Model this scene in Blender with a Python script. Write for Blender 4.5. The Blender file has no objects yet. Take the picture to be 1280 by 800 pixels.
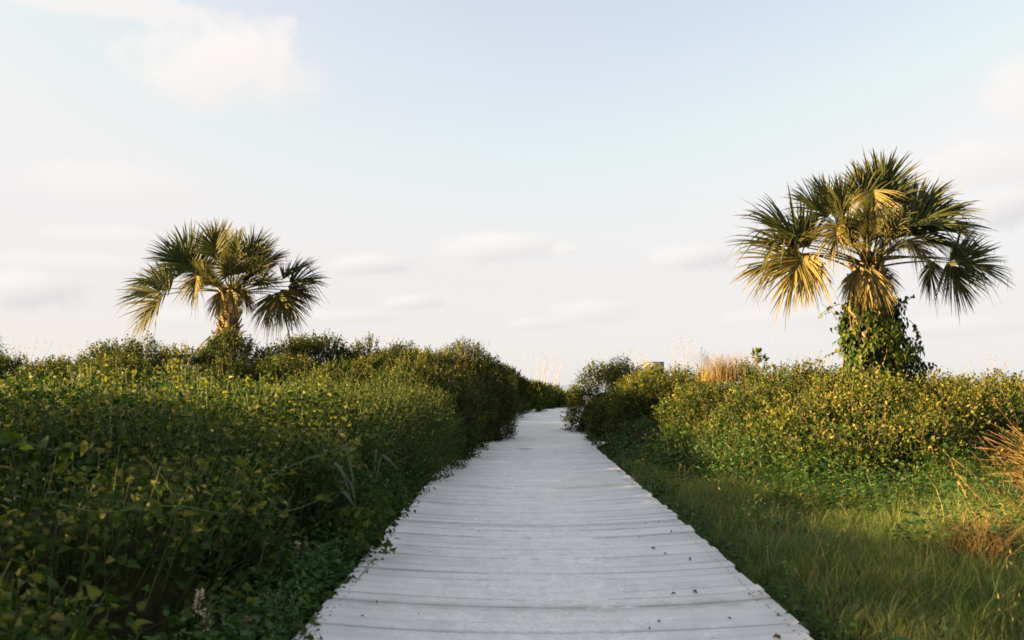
import bpy, math, random
import numpy as np
from mathutils import Vector

rng = np.random.default_rng(11)
random.seed(5)
SC = bpy.context.scene
COL = SC.collection
R = math.radians

# ------------------------------------------------------------------ camera model
FPX, CAMZ, HOR = 1100.0, 1.15, 481.5
PITCH = math.atan((HOR - 400) / FPX)

def ray(px, py):
    u, v = (px - 640) / FPX, (400 - py) / FPX
    return np.array([u, math.cos(PITCH) - v * math.sin(PITCH), math.sin(PITCH) + v * math.cos(PITCH)])

def at(px, py, Y):
    r = ray(px, py)
    return np.array([0, 0, CAMZ]) + r * (Y / r[1])

cam = bpy.data.cameras.new('camera')
cam_o = bpy.data.objects.new('camera', cam)
COL.objects.link(cam_o)
cam_o.location = (0, 0, CAMZ)
cam_o.rotation_euler = (R(90) + PITCH, 0, 0)
cam.sensor_width = 36
cam.lens = 36 * FPX / 1280
cam.clip_start = 0.05
cam.clip_end = 40000
cam.dof.use_dof = True
cam.dof.focus_distance = 12.5
cam.dof.aperture_fstop = 3.6
SC.camera = cam_o

# ------------------------------------------------------------------ light and sky
SUN_EL, SUN_AZ = R(11.6), R(264)         # azimuth clockwise from +Y: the sun stands to the left
sdir = Vector((math.sin(SUN_AZ) * math.cos(SUN_EL), math.cos(SUN_AZ) * math.cos(SUN_EL), math.sin(SUN_EL)))
sun = bpy.data.lights.new('sun', 'SUN')
sun.energy = 5.0
sun.angle = R(0.6)
sun.color = (1.0, 0.67, 0.27)
sun_o = bpy.data.objects.new('sun', sun)
COL.objects.link(sun_o)
sun_o.location = (-30, 0, 20)
sun_o.rotation_euler = sdir.to_track_quat('Z', 'Y').to_euler()

SC.view_settings.view_transform = 'Standard'
SC.view_settings.look = 'None'
SC.view_settings.exposure = 2.9
SC.view_settings.gamma = 1.0
SC.cycles.max_bounces = 6
SC.cycles.transparent_max_bounces = 4
SC.cycles.use_denoising = True
SC.cycles.filter_width = 1.7

class NT:
    """small helper around a node tree"""
    def __init__(s, tree):
        s.t = tree
    def n(s, kind, **kw):
        nd = s.t.nodes.new(kind)
        for k, v in kw.items():
            setattr(nd, k, v)
        return nd
    def link(s, a, b):
        s.t.links.new(a, b)
    def put(s, sock, v):
        if isinstance(v, bpy.types.NodeSocket):
            s.link(v, sock)
        else:
            sock.default_value = v
    def m(s, op, a, b=None, c=None):
        nd = s.n('ShaderNodeMath', operation=op)
        for i, v in enumerate((a, b, c)):
            if v is not None:
                s.put(nd.inputs[i], v)
        return nd.outputs[0]
    def step(s, x, lo, hi, a=0.0, b=1.0):
        nd = s.n('ShaderNodeMapRange', interpolation_type='SMOOTHSTEP')
        for i, v in enumerate((x, lo, hi, a, b)):
            s.put(nd.inputs[i], v)
        return nd.outputs[0]
    def mix(s, f, a, b, blend='MIX'):
        nd = s.n('ShaderNodeMix', data_type='RGBA', blend_type=blend)
        s.put(nd.inputs[0], f)
        s.put(nd.inputs[6], a if isinstance(a, bpy.types.NodeSocket) else (*a, 1))
        s.put(nd.inputs[7], b if isinstance(b, bpy.types.NodeSocket) else (*b, 1))
        return nd.outputs[2]
    def noise(s, vec, scale, detail=4, rough=0.55, dist=0.0):
        nd = s.n('ShaderNodeTexNoise')
        if vec is not None:
            s.link(vec, nd.inputs['Vector'])
        nd.inputs['Scale'].default_value = scale
        nd.inputs['Detail'].default_value = detail
        nd.inputs['Roughness'].default_value = rough
        nd.inputs['Distortion'].default_value = dist
        return nd.outputs[0]

world = bpy.data.worlds.new('World')
SC.world = world
world.use_nodes = True
w = NT(world.node_tree)
w.t.nodes.clear()
sky = w.n('ShaderNodeTexSky', sky_type='NISHITA')
sky.sun_disc = False
sky.sun_elevation = SUN_EL
sky.sun_rotation = SUN_AZ
sky.altitude = 0
sky.air_density = 1.0
sky.dust_density = 1.5
sky.ozone_density = 2.0
tc = w.n('ShaderNodeTexCoord')
DIR = tc.outputs['Generated']
sep = w.n('ShaderNodeSeparateXYZ')
w.link(DIR, sep.inputs[0])
az = w.m('ARCTAN2', sep.outputs[0], sep.outputs[1])
el = w.m('ARCSINE', sep.outputs[2])
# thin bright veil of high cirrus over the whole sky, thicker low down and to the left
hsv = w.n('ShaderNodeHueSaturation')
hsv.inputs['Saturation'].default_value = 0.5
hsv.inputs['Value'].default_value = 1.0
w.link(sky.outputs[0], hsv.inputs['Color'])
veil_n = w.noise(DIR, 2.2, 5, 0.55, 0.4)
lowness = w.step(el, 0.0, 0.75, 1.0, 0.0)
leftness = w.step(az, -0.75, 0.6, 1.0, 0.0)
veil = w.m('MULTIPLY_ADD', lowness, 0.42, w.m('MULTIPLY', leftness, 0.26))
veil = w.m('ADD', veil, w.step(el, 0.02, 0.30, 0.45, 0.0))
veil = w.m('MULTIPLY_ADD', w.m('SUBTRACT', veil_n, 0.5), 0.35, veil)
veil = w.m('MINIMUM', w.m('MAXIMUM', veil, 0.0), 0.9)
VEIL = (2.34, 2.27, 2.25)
veil = w.m('MAXIMUM', veil, w.step(el, 0.5, 0.95, 0.0, 0.8))      # bright sky added overhead, out of view, to light the boardwalk
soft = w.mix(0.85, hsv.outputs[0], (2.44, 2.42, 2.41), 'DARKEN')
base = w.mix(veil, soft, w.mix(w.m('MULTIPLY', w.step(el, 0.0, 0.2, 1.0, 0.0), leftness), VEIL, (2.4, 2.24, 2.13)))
# small clouds, one by one: (px, py, half width, half height, opacity, greyness)
CL = [(285, 80, 118, 56, 1.0, .3), (140, 4, 190, 20, .7, .15), (622, 311, 78, 20, .95, .75), (468, 331, 64, 15, .9, 1),
      (866, 322, 56, 22, .95, 1), (150, 296, 80, 14, .6, .5), (140, 232, 120, 30, .55, .45), (42, 362, 62, 28, .9, 1.2),
      (1240, 205, 110, 38, .85, .6), (1278, 120, 46, 46, .8, .25), (1255, 258, 55, 28, .8, 1.2), (520, 378, 38, 12, .75, 1),
      (742, 388, 55, 18, .7, .7), (670, 405, 46, 9, .6, .9), (1180, 410, 100, 14, .6, .8), (1000, 395, 110, 16, .5, .7),
      (300, 398, 160, 14, .5, .7), (100, 330, 130, 15, .6, .6), (440, 396, 60, 10, .5, .8), (712, 312, 24, 9, .6, .6), (1030, 330, 60, 16, .4, .6)]
wn = w.noise(DIR, 20.0, 7, 0.62)
wn2 = w.noise(DIR, 5.5, 3, 0.5)
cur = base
for (px, py, hw, hh, op, grey) in CL:
    r = ray(px, py)
    a0, e0 = math.atan2(r[0], r[1]), math.asin(r[2] / np.linalg.norm(r))
    hw, hh = hw / FPX, hh / FPX
    dx = w.m('MULTIPLY', w.m('SUBTRACT', az, a0), 1 / hw)
    dy = w.m('MULTIPLY', w.m('SUBTRACT', el, e0), 1 / hh)
    d = w.m('SQRT', w.m('ADD', w.m('MULTIPLY', dx, dx), w.m('MULTIPLY', dy, dy)))
    d = w.m('MULTIPLY_ADD', w.m('SUBTRACT', wn, 0.5), 1.5, d)
    d = w.m('MULTIPLY_ADD', w.m('SUBTRACT', wn2, 0.5), .5, d)
    mask = w.step(d, 1.12, 0.42, 0.0, op)
    sh = w.m('MULTIPLY', w.step(w.m('MULTIPLY_ADD', dx, 0.55, w.m('MULTIPLY', dy, -0.8)), -0.7, 0.8), grey)
    ccol = w.mix(sh, (2.66, 2.53, 2.44), (2.02, 1.97, 2.0))
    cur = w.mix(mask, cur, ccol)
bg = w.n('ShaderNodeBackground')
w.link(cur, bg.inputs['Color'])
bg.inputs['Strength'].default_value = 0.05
wo = w.n('ShaderNodeOutputWorld')
w.link(bg.outputs[0], wo.inputs[0])

# ------------------------------------------------------------------ materials
def new_mat(name):
    m = bpy.data.materials.new(name)
    m.use_nodes = True
    t = NT(m.node_tree)
    t.t.nodes.clear()
    out = t.n('ShaderNodeOutputMaterial')
    return m, t, out

def leaf_mat(name, cols, rough=0.5, trans=0.3, spec=0.35, dry=None, dry_amt=0.0, tcol=None, k=1.0):
    """cols: ramp of leaf colours picked by the per-leaf attribute 'v'"""
    cols = [(p_, tuple(x * k for x in c_)) for p_, c_ in cols]
    m, t, out = new_mat(name)
    at_ = t.n('ShaderNodeAttribute', attribute_name='v')
    rp = t.n('ShaderNodeValToRGB')
    cr = rp.color_ramp
    while len(cr.elements) < len(cols):
        cr.elements.new(0.5)
    for i, (p, c) in enumerate(cols):
        cr.elements[i].position = p
        cr.elements[i].color = (*c, 1)
    t.link(at_.outputs['Fac'], rp.inputs[0])
    geo = t.n('ShaderNodeNewGeometry')
    nz = t.noise(geo.outputs['Position'], 55.0, 3)
    col = t.mix(t.m('MULTIPLY', t.step(nz, 0.35, 0.75), 0.35), rp.outputs[0], tuple(x * 0.55 for x in cols[0][1]))
    big = t.noise(geo.outputs['Position'], 0.9, 2)
    col = t.mix(t.step(big, 0.42, 0.7, 0.0, 0.3), col, cols[len(cols) // 2][1])
    if dry:
        at2 = t.n('ShaderNodeAttribute', attribute_name='t')
        col = t.mix(t.m('MULTIPLY', at2.outputs['Fac'], dry_amt), col, dry)
    p = t.n('ShaderNodeBsdfPrincipled')
    t.link(col, p.inputs['Base Color'])
    p.inputs['Roughness'].default_value = rough
    p.inputs['Specular IOR Level'].default_value = spec
    tr = t.n('ShaderNodeBsdfTranslucent')
    t.link(t.mix(1.0, col, tcol or (1.25, 1.4, 0.55), 'MULTIPLY'), tr.inputs['Color'])
    mx = t.n('ShaderNodeMixShader')
    mx.inputs[0].default_value = trans
    t.link(p.outputs[0], mx.inputs[1])
    t.link(tr.outputs[0], mx.inputs[2])
    t.link(mx.outputs[0], out.inputs[0])
    return m

def plain_mat(name, c1, c2, scale=8.0, rough=0.85, bump=0.0, spec=0.2, detail=5):
    m, t, out = new_mat(name)
    geo = t.n('ShaderNodeNewGeometry')
    nz = t.noise(geo.outputs['Position'], scale, detail)
    p = t.n('ShaderNodeBsdfPrincipled')
    t.link(t.mix(t.step(nz, 0.32, 0.68), c1, c2), p.inputs['Base Color'])
    p.inputs['Roughness'].default_value = rough
    p.inputs['Specular IOR Level'].default_value = spec
    if bump:
        b = t.n('ShaderNodeBump')
        b.inputs['Strength'].default_value = bump
        b.inputs['Distance'].default_value = 0.01
        t.link(t.noise(geo.outputs['Position'], scale * 5, 4), b.inputs['Height'])
        t.link(b.outputs[0], p.inputs['Normal'])
    t.link(p.outputs[0], out.inputs[0])
    return m

M = {}
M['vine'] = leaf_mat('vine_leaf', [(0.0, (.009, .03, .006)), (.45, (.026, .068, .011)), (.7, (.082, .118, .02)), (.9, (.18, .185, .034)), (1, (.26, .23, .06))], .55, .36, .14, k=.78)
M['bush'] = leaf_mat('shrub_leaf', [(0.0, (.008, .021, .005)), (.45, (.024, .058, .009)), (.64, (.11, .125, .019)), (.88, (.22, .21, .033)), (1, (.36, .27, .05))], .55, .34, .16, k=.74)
M['bush_y'] = leaf_mat('yellowing_leaf', [(0.0, (.012, .034, .008)), (.4, (.032, .076, .012)), (.6, (.13, .145, .021)), (.85, (.22, .21, .031)), (1, (.3, .23, .04))], .55, .34, .16, k=.76)
M['cover'] = leaf_mat('ground_cover_leaf', [(0.0, (.016, .045, .01)), (.6, (.038, .09, .018)), (1, (.08, .13, .028))], .55, .25, .2)
M['silver'] = leaf_mat('grey_green_leaf', [(0.0, (.05, .075, .05)), (.6, (.1, .13, .095)), (1, (.2, .22, .18))], .7, .12, .15)
M['palm'] = leaf_mat('palm_frond', [(0.0, (.014, .028, .006)), (.5, (.032, .05, .01)), (.85, (.07, .08, .015)), (1, (.2, .16, .045))], .55, .16, .2, (.27, .2, .065), 1.0)
M['grass'] = leaf_mat('grass_blade', [(0.0, (.03, .062, .011)), (.5, (.074, .122, .022)), (.78, (.145, .165, .042)), (1, (.3, .23, .11))], .55, .3, .3)
M['straw'] = leaf_mat('straw', [(0.0, (.09, .055, .025)), (.5, (.19, .115, .042)), (1, (.34, .22, .09))], .6, .15, .25, tcol=(1.1, 1, .8))
M['straw_pale'] = leaf_mat('pale_straw', [(0.0, (.16, .11, .04)), (.5, (.26, .185, .07)), (1, (.4, .3, .12))], .6, .3, .2, tcol=(1.1, 1, .8))
M['oat'] = leaf_mat('sea_oat_straw', [(0.0, (.3, .24, .15)), (1, (.45, .36, .22))], .7, .25, .2, tcol=(1, 1, .9))
M['dead'] = leaf_mat('dead_leaf', [(0.0, (.1, .06, .028)), (.6, (.2, .13, .05)), (1, (.3, .21, .09))], .7, .15, .15, tcol=(1.1, 1, .8))
M['seed'] = plain_mat('seed_head', (.45, .32, .2), (.62, .5, .36), 60, .9)
M['twig'] = plain_mat('twig_bark', (.07, .05, .03), (.15, .11, .07), 30, .9)
M['greenstem'] = plain_mat('green_stem', (.06, .08, .025), (.1, .12, .04), 30, .6)
M['rust'] = plain_mat('rusty_screw', (.06, .045, .035), (.13, .09, .06), 40, .7)
M['bark'] = plain_mat('palm_bark', (.07, .052, .03), (.17, .12, .065), 9, .95, .5)
M['boot'] = plain_mat('palm_boot', (.1, .07, .038), (.25, .18, .09), 14, .9, .4)
M['petiole'] = plain_mat('palm_petiole', (.045, .055, .016), (.11, .1, .035), 12, .6)
M['board_sign'] = plain_mat('weathered_board', (.17, .165, .165), (.23, .225, .22), 4, .8)

# ground: leaf litter over dune sand, bare sand beyond the dune
m, t, out = new_mat('dune_soil'); M['soil'] = m
geo = t.n('ShaderNodeNewGeometry')
sp = t.n('ShaderNodeSeparateXYZ'); t.link(geo.outputs['Position'], sp.inputs[0])
litter = t.mix(t.step(t.noise(geo.outputs['Position'], 9, 6, .7), .35, .7), (.012, .014, .006), (.04, .034, .017))
sandc = t.mix(t.noise(geo.outputs['Position'], 3, 5), (.34, .31, .26), (.46, .42, .36))
edge = t.m('ADD', sp.outputs[1], t.m('MULTIPLY', t.noise(geo.outputs['Position'], .6, 4), 6.0))
colr = t.mix(t.step(edge, 40, 46), litter, sandc)
p = t.n('ShaderNodeBsdfPrincipled'); t.link(colr, p.inputs['Base Color']); p.inputs['Roughness'].default_value = .95
p.inputs['Specular IOR Level'].default_value = .1
t.link(p.outputs[0], out.inputs[0])

# weathered planks
m, t, out = new_mat('weathered_planks'); M['plank'] = m
geo = t.n('ShaderNodeNewGeometry')
mp = t.n('ShaderNodeMapping'); mp.inputs['Scale'].default_value = (1.2, 26, 26)
t.link(geo.outputs['Position'], mp.inputs[0])
grain = t.noise(mp.outputs[0], 3.0, 7, .65)
av = t.n('ShaderNodeAttribute', attribute_name='v')
tone = t.mix(av.outputs['Fac'], (.47, .485, .51), (.56, .575, .60))
pat = t.noise(geo.outputs['Position'], 3.0, 7, .65)
tone = t.mix(t.step(grain, .52, .76, 0, .6), tone, (.29, .29, .295))
spk = t.noise(geo.outputs['Position'], 38, 5, .7)
tone = t.mix(t.step(spk, .54, .72, 0, .45), tone, (.36, .355, .34))
dirt = t.noise(geo.outputs['Position'], 1.1, 6, .7)
tone = t.mix(t.step(dirt, .52, .74, 0, .55), tone, (.31, .305, .30))
p = t.n('ShaderNodeBsdfPrincipled'); t.link(tone, p.inputs['Base Color']); p.inputs['Roughness'].default_value = .85
p.inputs['Specular IOR Level'].default_value = .2
lat_a = t.n('ShaderNodeAttribute', attribute_name='t')            # 0 in the middle of the walk, 1 at the board ends
dust = t.m('ADD', t.m('MULTIPLY', lat_a.outputs['Fac'], -1.25), t.m('MULTIPLY', pat, 2.1))
blot = t.noise(geo.outputs['Position'], 7.0, 6, .7)
sandy = t.mix(t.step(spk, .42, .68), (.675, .685, .70), (.49, .495, .505))
sandy = t.mix(t.step(blot, .42, .68, 0, .75), sandy, (.455, .47, .50))
tone = t.mix(t.step(dust, -.1, .85, 0, .88), tone, sandy)
sx_ = t.n('ShaderNodeSeparateXYZ'); t.link(geo.outputs['Position'], sx_.inputs[0])
for jy in (4.62, 7.3, 9.95):                    # damp dirt gathers along the wide joints
    dj = t.m('ABSOLUTE', t.m('SUBTRACT', sx_.outputs[1], jy + .05))
    dj = t.m('ADD', dj, t.m('MULTIPLY', t.m('SUBTRACT', blot, .5), .5))
    tone = t.mix(t.step(dj, .13, -.03, 0, .6), tone, (.3, .285, .265))
tone = t.mix(t.step(t.noise(geo.outputs['Position'], 90, 3, .7), .6, .75, 0, .3), tone, (.34, .33, .32))
t.link(tone, p.inputs['Base Color'])
b = t.n('ShaderNodeBump'); b.inputs['Strength'].default_value = .4; b.inputs['Distance'].default_value = .004
t.link(grain, b.inputs['Height']); t.link(b.outputs[0], p.inputs['Normal'])
t.link(p.outputs[0], out.inputs[0])

# pale dry sand
m, t, out = new_mat('pale_sand'); M['sand'] = m
geo = t.n('ShaderNodeNewGeometry')
s1 = t.noise(geo.outputs['Position'], 2.0, 6, .6)
s2 = t.noise(geo.outputs['Position'], 240, 2, .5)
tone = t.mix(t.step(s1, .3, .7), (.56, .57, .58), (.69, .695, .70))
tone = t.mix(t.step(s2, .55, .8, 0, .35), tone, (.4, .38, .36))
mp = t.n('ShaderNodeMapping'); mp.inputs['Scale'].default_value = (1.0, 9, 1)
t.link(geo.outputs['Position'], mp.inputs[0])
s3 = t.noise(mp.outputs[0], 2.2, 5, .65)
tone = t.mix(t.step(s3, .48, .7, 0, .6), tone, (.53, .535, .55))
spk = t.noise(geo.outputs['Position'], 30, 6, .75)
tone = t.mix(t.step(spk, .55, .75, 0, .35), tone, (.45, .44, .43))
p = t.n('ShaderNodeBsdfPrincipled'); t.link(tone, p.inputs['Base Color']); p.inputs['Roughness'].default_value = .95
p.inputs['Specular IOR Level'].default_value = .1
b = t.n('ShaderNodeBump'); b.inputs['Strength'].default_value = .5; b.inputs['Distance'].default_value = .01
t.link(t.noise(geo.outputs['Position'], 26, 6, .65), b.inputs['Height']); t.link(b.outputs[0], p.inputs['Normal'])
t.link(p.outputs[0], out.inputs[0])

m, t, out = new_mat('sea_water'); M['sea'] = m
geo = t.n('ShaderNodeNewGeometry')
p = t.n('ShaderNodeBsdfPrincipled'); p.inputs['Base Color'].default_value = (.12, .17, .2, 1); p.inputs['Roughness'].default_value = .25
b = t.n('ShaderNodeBump'); b.inputs['Strength'].default_value = .6; b.inputs['Distance'].default_value = .3
t.link(t.noise(geo.outputs['Position'], .5, 5), b.inputs['Height']); t.link(b.outputs[0], p.inputs['Normal'])
t.link(p.outputs[0], out.inputs[0])

# ------------------------------------------------------------------ object helpers
def tag(o, label=None, cat=None, group=None, kind=None):
    if label: o['label'] = label
    if cat: o['category'] = cat
    if group: o['group'] = group
    if kind: o['kind'] = kind
    return o

def empty(name, loc, label, cat, group=None):
    o = bpy.data.objects.new(name, None)
    COL.objects.link(o)
    o.location = loc
    o.empty_display_size = 0.2
    return tag(o, label, cat, group)

def mesh_obj(name, V, F, mat, parent=None, attrs=None, smooth=False):
    """V (n,3) world coordinates; F list of (k,3) / (k,4) int arrays; attrs: name -> per-vertex floats"""
    V = np.asarray(V, dtype=np.float32)
    F = [np.asarray(f, dtype=np.int32) for f in F if len(f)]
    if parent is not None:
        V = V - np.array(parent_loc(parent), dtype=np.float32)
    me = bpy.data.meshes.new(name)
    me.vertices.add(len(V))
    me.vertices.foreach_set('co', V.ravel())
    nl = sum(f.size for f in F)
    nf = sum(len(f) for f in F)
    me.loops.add(nl)
    me.loops.foreach_set('vertex_index', np.concatenate([f.ravel() for f in F]))
    me.polygons.add(nf)
    tot = np.concatenate([np.full(len(f), f.shape[1], np.int32) for f in F])
    start = np.concatenate([[0], np.cumsum(tot)[:-1]]).astype(np.int32)
    me.polygons.foreach_set('loop_start', start)
    if smooth:
        me.polygons.foreach_set('use_smooth', np.ones(nf, dtype=bool))
    me.update(calc_edges=True)
    for k, a in (attrs or {}).items():
        at_ = me.attributes.new(k, 'FLOAT', 'POINT')
        at_.data.foreach_set('value', np.asarray(a, dtype=np.float32))
    me.materials.append(mat)
    o = bpy.data.objects.new(name, me)
    COL.objects.link(o)
    if parent is not None:
        o.parent = parent
    return o

def parent_loc(p):
    l = Vector(p.location)
    while p.parent:
        p = p.parent
        l += Vector(p.location)
    return l

def nrm(a):
    return a / np.maximum(np.linalg.norm(a, axis=-1, keepdims=True), 1e-9)

class Bag:
    """collects pieces of geometry for ONE mesh"""
    def __init__(s):
        s.V, s.T, s.Q, s.v, s.t, s.n = [], [], [], [], [], 0
    def add(s, V, T=None, Q=None, v=None, t=None):
        V = np.asarray(V, dtype=np.float32).reshape(-1, 3)
        if T is not None and len(T): s.T.append(np.asarray(T, dtype=np.int32).reshape(-1, 3) + s.n)
        if Q is not None and len(Q): s.Q.append(np.asarray(Q, dtype=np.int32).reshape(-1, 4) + s.n)
        s.V.append(V)
        s.v.append(np.full(len(V), .5 if v is None else v, dtype=np.float32) if np.isscalar(v) or v is None else np.asarray(v, dtype=np.float32).ravel())
        s.t.append(np.full(len(V), 0. if t is None else t, dtype=np.float32) if np.isscalar(t) or t is None else np.asarray(t, dtype=np.float32).ravel())
        s.n += len(V)
    def build(s, name, mat, parent=None, smooth=False):
        F = []
        if s.T: F.append(np.concatenate(s.T))
        if s.Q: F.append(np.concatenate(s.Q))
        return mesh_obj(name, np.concatenate(s.V), F, mat, parent, {'v': np.concatenate(s.v), 't': np.concatenate(s.t)}, smooth)
    def tube(s, pts, rad, k=5, v=.5, t=0.):
        pts = np.asarray(pts, dtype=float)
        n = len(pts)
        rad = np.broadcast_to(np.asarray(rad, dtype=float), (n,))
        d = nrm(np.gradient(pts, axis=0))
        ref = np.array([0, 0, 1.0]) if abs(d[0][2]) < .8 else np.array([0, 1.0, 0])
        a = nrm(np.cross(d, ref)); b_ = np.cross(d, a)
        ang = np.arange(k) / k * 2 * math.pi
        V = pts[:, None, :] + rad[:, None, None] * (a[:, None, :] * np.cos(ang)[None, :, None] + b_[:, None, :] * np.sin(ang)[None, :, None])
        Q = []
        for i in range(n - 1):
            for j in range(k):
                j2 = (j + 1) % k
                Q.append((i * k + j, i * k + j2, (i + 1) * k + j2, (i + 1) * k + j))
        V = np.concatenate([V.reshape(-1, 3), pts[:1], pts[-1:]])
        T = []
        for j in range(k):
            j2 = (j + 1) % k
            T.append((n * k, j2, j)); T.append((n * k + 1, (n - 1) * k + j, (n - 1) * k + j2))
        s.add(V, T, Q, v, t)

# leaf templates: (along, across, lift)
HEART = (np.array([(0, 0, 0), (.45, 0, -.03), (1, 0, -.2), (-.1, .2, .06), (.1, .37, .13), (.45, .29, .07), (.78, .11, -.08),
                   (-.1, -.2, .06), (.1, -.37, .13), (.45, -.29, .07), (.78, -.11, -.08)]),
         np.array([(1, 4, 5), (1, 9, 8)]), np.array([(0, 3, 4, 1), (1, 5, 6, 2), (0, 1, 8, 7), (1, 2, 10, 9)]))
OVAL = (np.array([(0, 0, 0), (.28, .2, .05), (.68, .19, .02), (1, 0, -.1), (.68, -.19, .02), (.28, -.2, .05), (.5, 0, -.03)]),
        np.array([(0, 1, 6), (1, 2, 6), (2, 3, 6), (3, 4, 6), (4, 5, 6), (5, 0, 6)]), None)
RHOMB = (np.array([(0, 0, 0), (.48, .27, .06), (1, 0, -.05), (.48, -.27, .06)]), np.array([(0, 1, 2), (0, 2, 3)]), None)
SLIM = (np.array([(0, 0, 0), (.4, .1, .03), (1, 0, -.05), (.4, -.1, .03)]), np.array([(0, 1, 2), (0, 2, 3)]), None)

def put_leaves(bag, pos, axis, up, size, v, tmpl, curl=None):
    tv, tt, tq = tmpl
    n = len(pos)
    if n == 0:
        return
    a = nrm(axis)
    s_ = nrm(np.cross(up, a))
    u_ = np.cross(a, s_)
    sz = np.asarray(size)[:, None, None]
    lift = np.ones(n) if curl is None else curl
    V = pos[:, None, :] + sz * (tv[None, :, 0:1] * a[:, None, :] + tv[None, :, 1:2] * s_[:, None, :] + (tv[None, :, 2:3] * lift[:, None, None]) * u_[:, None, :])
    k = len(tv)
    off = (np.arange(n) * k)[:, None, None]
    T = (tt[None] + off).reshape(-1, 3) if tt is not None else None
    Q = (tq[None] + off).reshape(-1, 4) if tq is not None else None
    bag.add(V.reshape(-1, 3), T, Q, np.repeat(v, k))

# cheap smooth noise from sums of sines
_ph = rng.uniform(0, 6.28, (6, 3)); _fr = rng.uniform(.6, 1.7, (6, 3)) * rng.choice([-1, 1], (6, 3))
def wob(P, scale=1.0):
    P = np.asarray(P, dtype=float) * scale
    o = 0
    for i in range(6):
        o = o + np.sin(P[..., 0] * _fr[i, 0] + _ph[i, 0] + 1.3 * np.sin(P[..., 1] * _fr[i, 1] + _ph[i, 1]) + P[..., 2] * _fr[i, 2])
    return o / 6.0

def bez(p0, p1, p2, n):
    t_ = np.linspace(0, 1, n)[:, None]
    return p0 * (1 - t_) ** 2 + 2 * p1 * t_ * (1 - t_) + p2 * t_ ** 2

def sst(x, a, b):
    q = np.clip((x - a) / (b - a), 0, 1)
    return q * q * (3 - 2 * q)

# ------------------------------------------------------------------ the lie of the land
def path_c(y):
    y = np.asarray(y, dtype=float)
    return .2 + .0045 * (y - 4) + .0085 * np.maximum(y - 18.5, 0) ** 2
def path_hw(y):
    return 1.15 + .007 * (np.asarray(y, dtype=float) - 4)

def base_ground(x, y):
    x = np.asarray(x, dtype=float); y = np.asarray(y, dtype=float)
    off = x - path_c(np.minimum(y, 40))
    lat = np.abs(off) - path_hw(np.minimum(y, 30))
    dune = .33 * sst(y, 15.5, 30) - 3.3 * sst(y, 33, 60)            # the way up and down over the dune
    left = np.where(off < 0, sst(lat, .2, 3.2), 0) * (.25 + .55 * sst(y, 10.5, 15))
    right = np.where(off > 0, sst(lat, .4, 4.0), 0) * (.04 + .5 * sst(y, 10.5, 15))
    near = 1 - sst(y, 30, 42)
    z = dune + (left + right) * near
    z = np.where((lat < 0) & (y < 16), np.minimum(z, -.07), z)
    z = z - .05 * (1 - sst(np.abs(lat), 0, .25)) * (y < 16)
    return z + .04 * wob(np.stack([x, y, 0 * x], -1), 1.6) * sst(lat, .1, 1) * near

# every dome: x, y, top z, rx, ry ; a bush is one or more domes
def D(px, ptop, Y, rx, ry=None):
    q = at(px, ptop, Y)
    return (q[0], Y, q[2], rx, ry or rx)

BUSHES = []   # name, label, category, group, domes, style
def bush(name, label, cat, group, domes, style):
    BUSHES.append((name, label, cat, group, domes, style))

GL = 'shrubs on the left dune'
GR = 'shrubs on the right dune'
GP = 'shrubs lining the left side of the sand'
bush('vine_thicket', 'broad heart-leaved vine thicket filling the left foreground along the boardwalk', 'thicket', None,
     [(-2.35, 2.6, .62, 1.15, 1.1), (-2.25, 4.2, .82, 1.15, 1.2), (-2.2, 5.9, 1.0, 1.2, 1.3), (-2.2, 7.6, 1.1, 1.25, 1.3),
      (-3.6, 3.4, .92, 1.4, 1.5), (-3.8, 5.4, .96, 1.5, 1.5), (-3.9, 7.5, 1.1, 1.5, 1.5), (-3.9, 9.4, 1.12, 1.4, 1.3),
      (-5.6, 6.0, .84, 1.5, 1.6), (-5.8, 8.2, .86, 1.5, 1.5), (-6.0, 10.0, .95, 1.4, 1.2), (-7.6, 9.2, .7, 1.5, 1.6),
      (-7.4, 11.0, .85, 1.5, 1.2), (-5.0, 1.4, 2.0, 1.7, 1.6), (-5.9, 4.6, 2.1, 1.4, 1.4), (-6.4, 6.2, 1.8, 1.3, 1.2), (-8.3, 4.8, 2.3, 1.4, 1.5), (-4.5, -1.2, 1.5, 1.7, 1.8), (-4.2, -4, 1.5, 1.7, 1.8), (-7, 3.2, 2.2, 1.6, 1.6)], 'vine')  # the tall domes, out of view, are raised to shade boards and lawn
bush('vine_bank', 'dense leafy bank spilling onto the boardwalk edge right of the big vine thicket', 'thicket', None,
     [(-1.95, 9.1, 1.16, 1.12, 1.1), (-2.7, 10.4, 1.1, 1.2, 1.1), (-1.75, 10.9, 1.2, 1.1, 1.1), (-1.6, 12.2, 1.25, 1.0, 1.0), (-3.7, 11.2, 1.18, 1.2, .9)], 'bank')
bush('shrub', 'low golden-topped shrub beneath the frond tips at the left picture edge', 'shrub', GL,
     [D(-45, 449, 14.5, 1.0), D(22, 447, 15, .85)], 'bush')
bush('shrub', 'small round shrub between the edge shrub and the taller dark clump on the left dune', 'shrub', GL,
     [D(82, 446, 14.6, .62), D(60, 452, 13.6, .55)], 'bush')
bush('shrub', 'upright dark clump of shrub standing left of the bare leaning twig', 'shrub', GL,
     [D(140, 436, 13.6, .62), D(185, 439, 14.2, .7), D(160, 455, 12.9, .6)], 'bush')
bush('shrub', 'shrub directly under the trunk of the smaller palm', 'shrub', GL,
     [D(240, 436, 15.0, .8), D(290, 415, 15.2, .75), D(265, 450, 14.0, .7)], 'bush')
bush('shrub', 'wide yellow-tipped shrub just right of the smaller palm trunk', 'shrub', GL,
     [D(350, 425, 15.6, .85), D(405, 425, 15.8, .8), D(370, 446, 14.4, .8)], 'bush')
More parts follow.
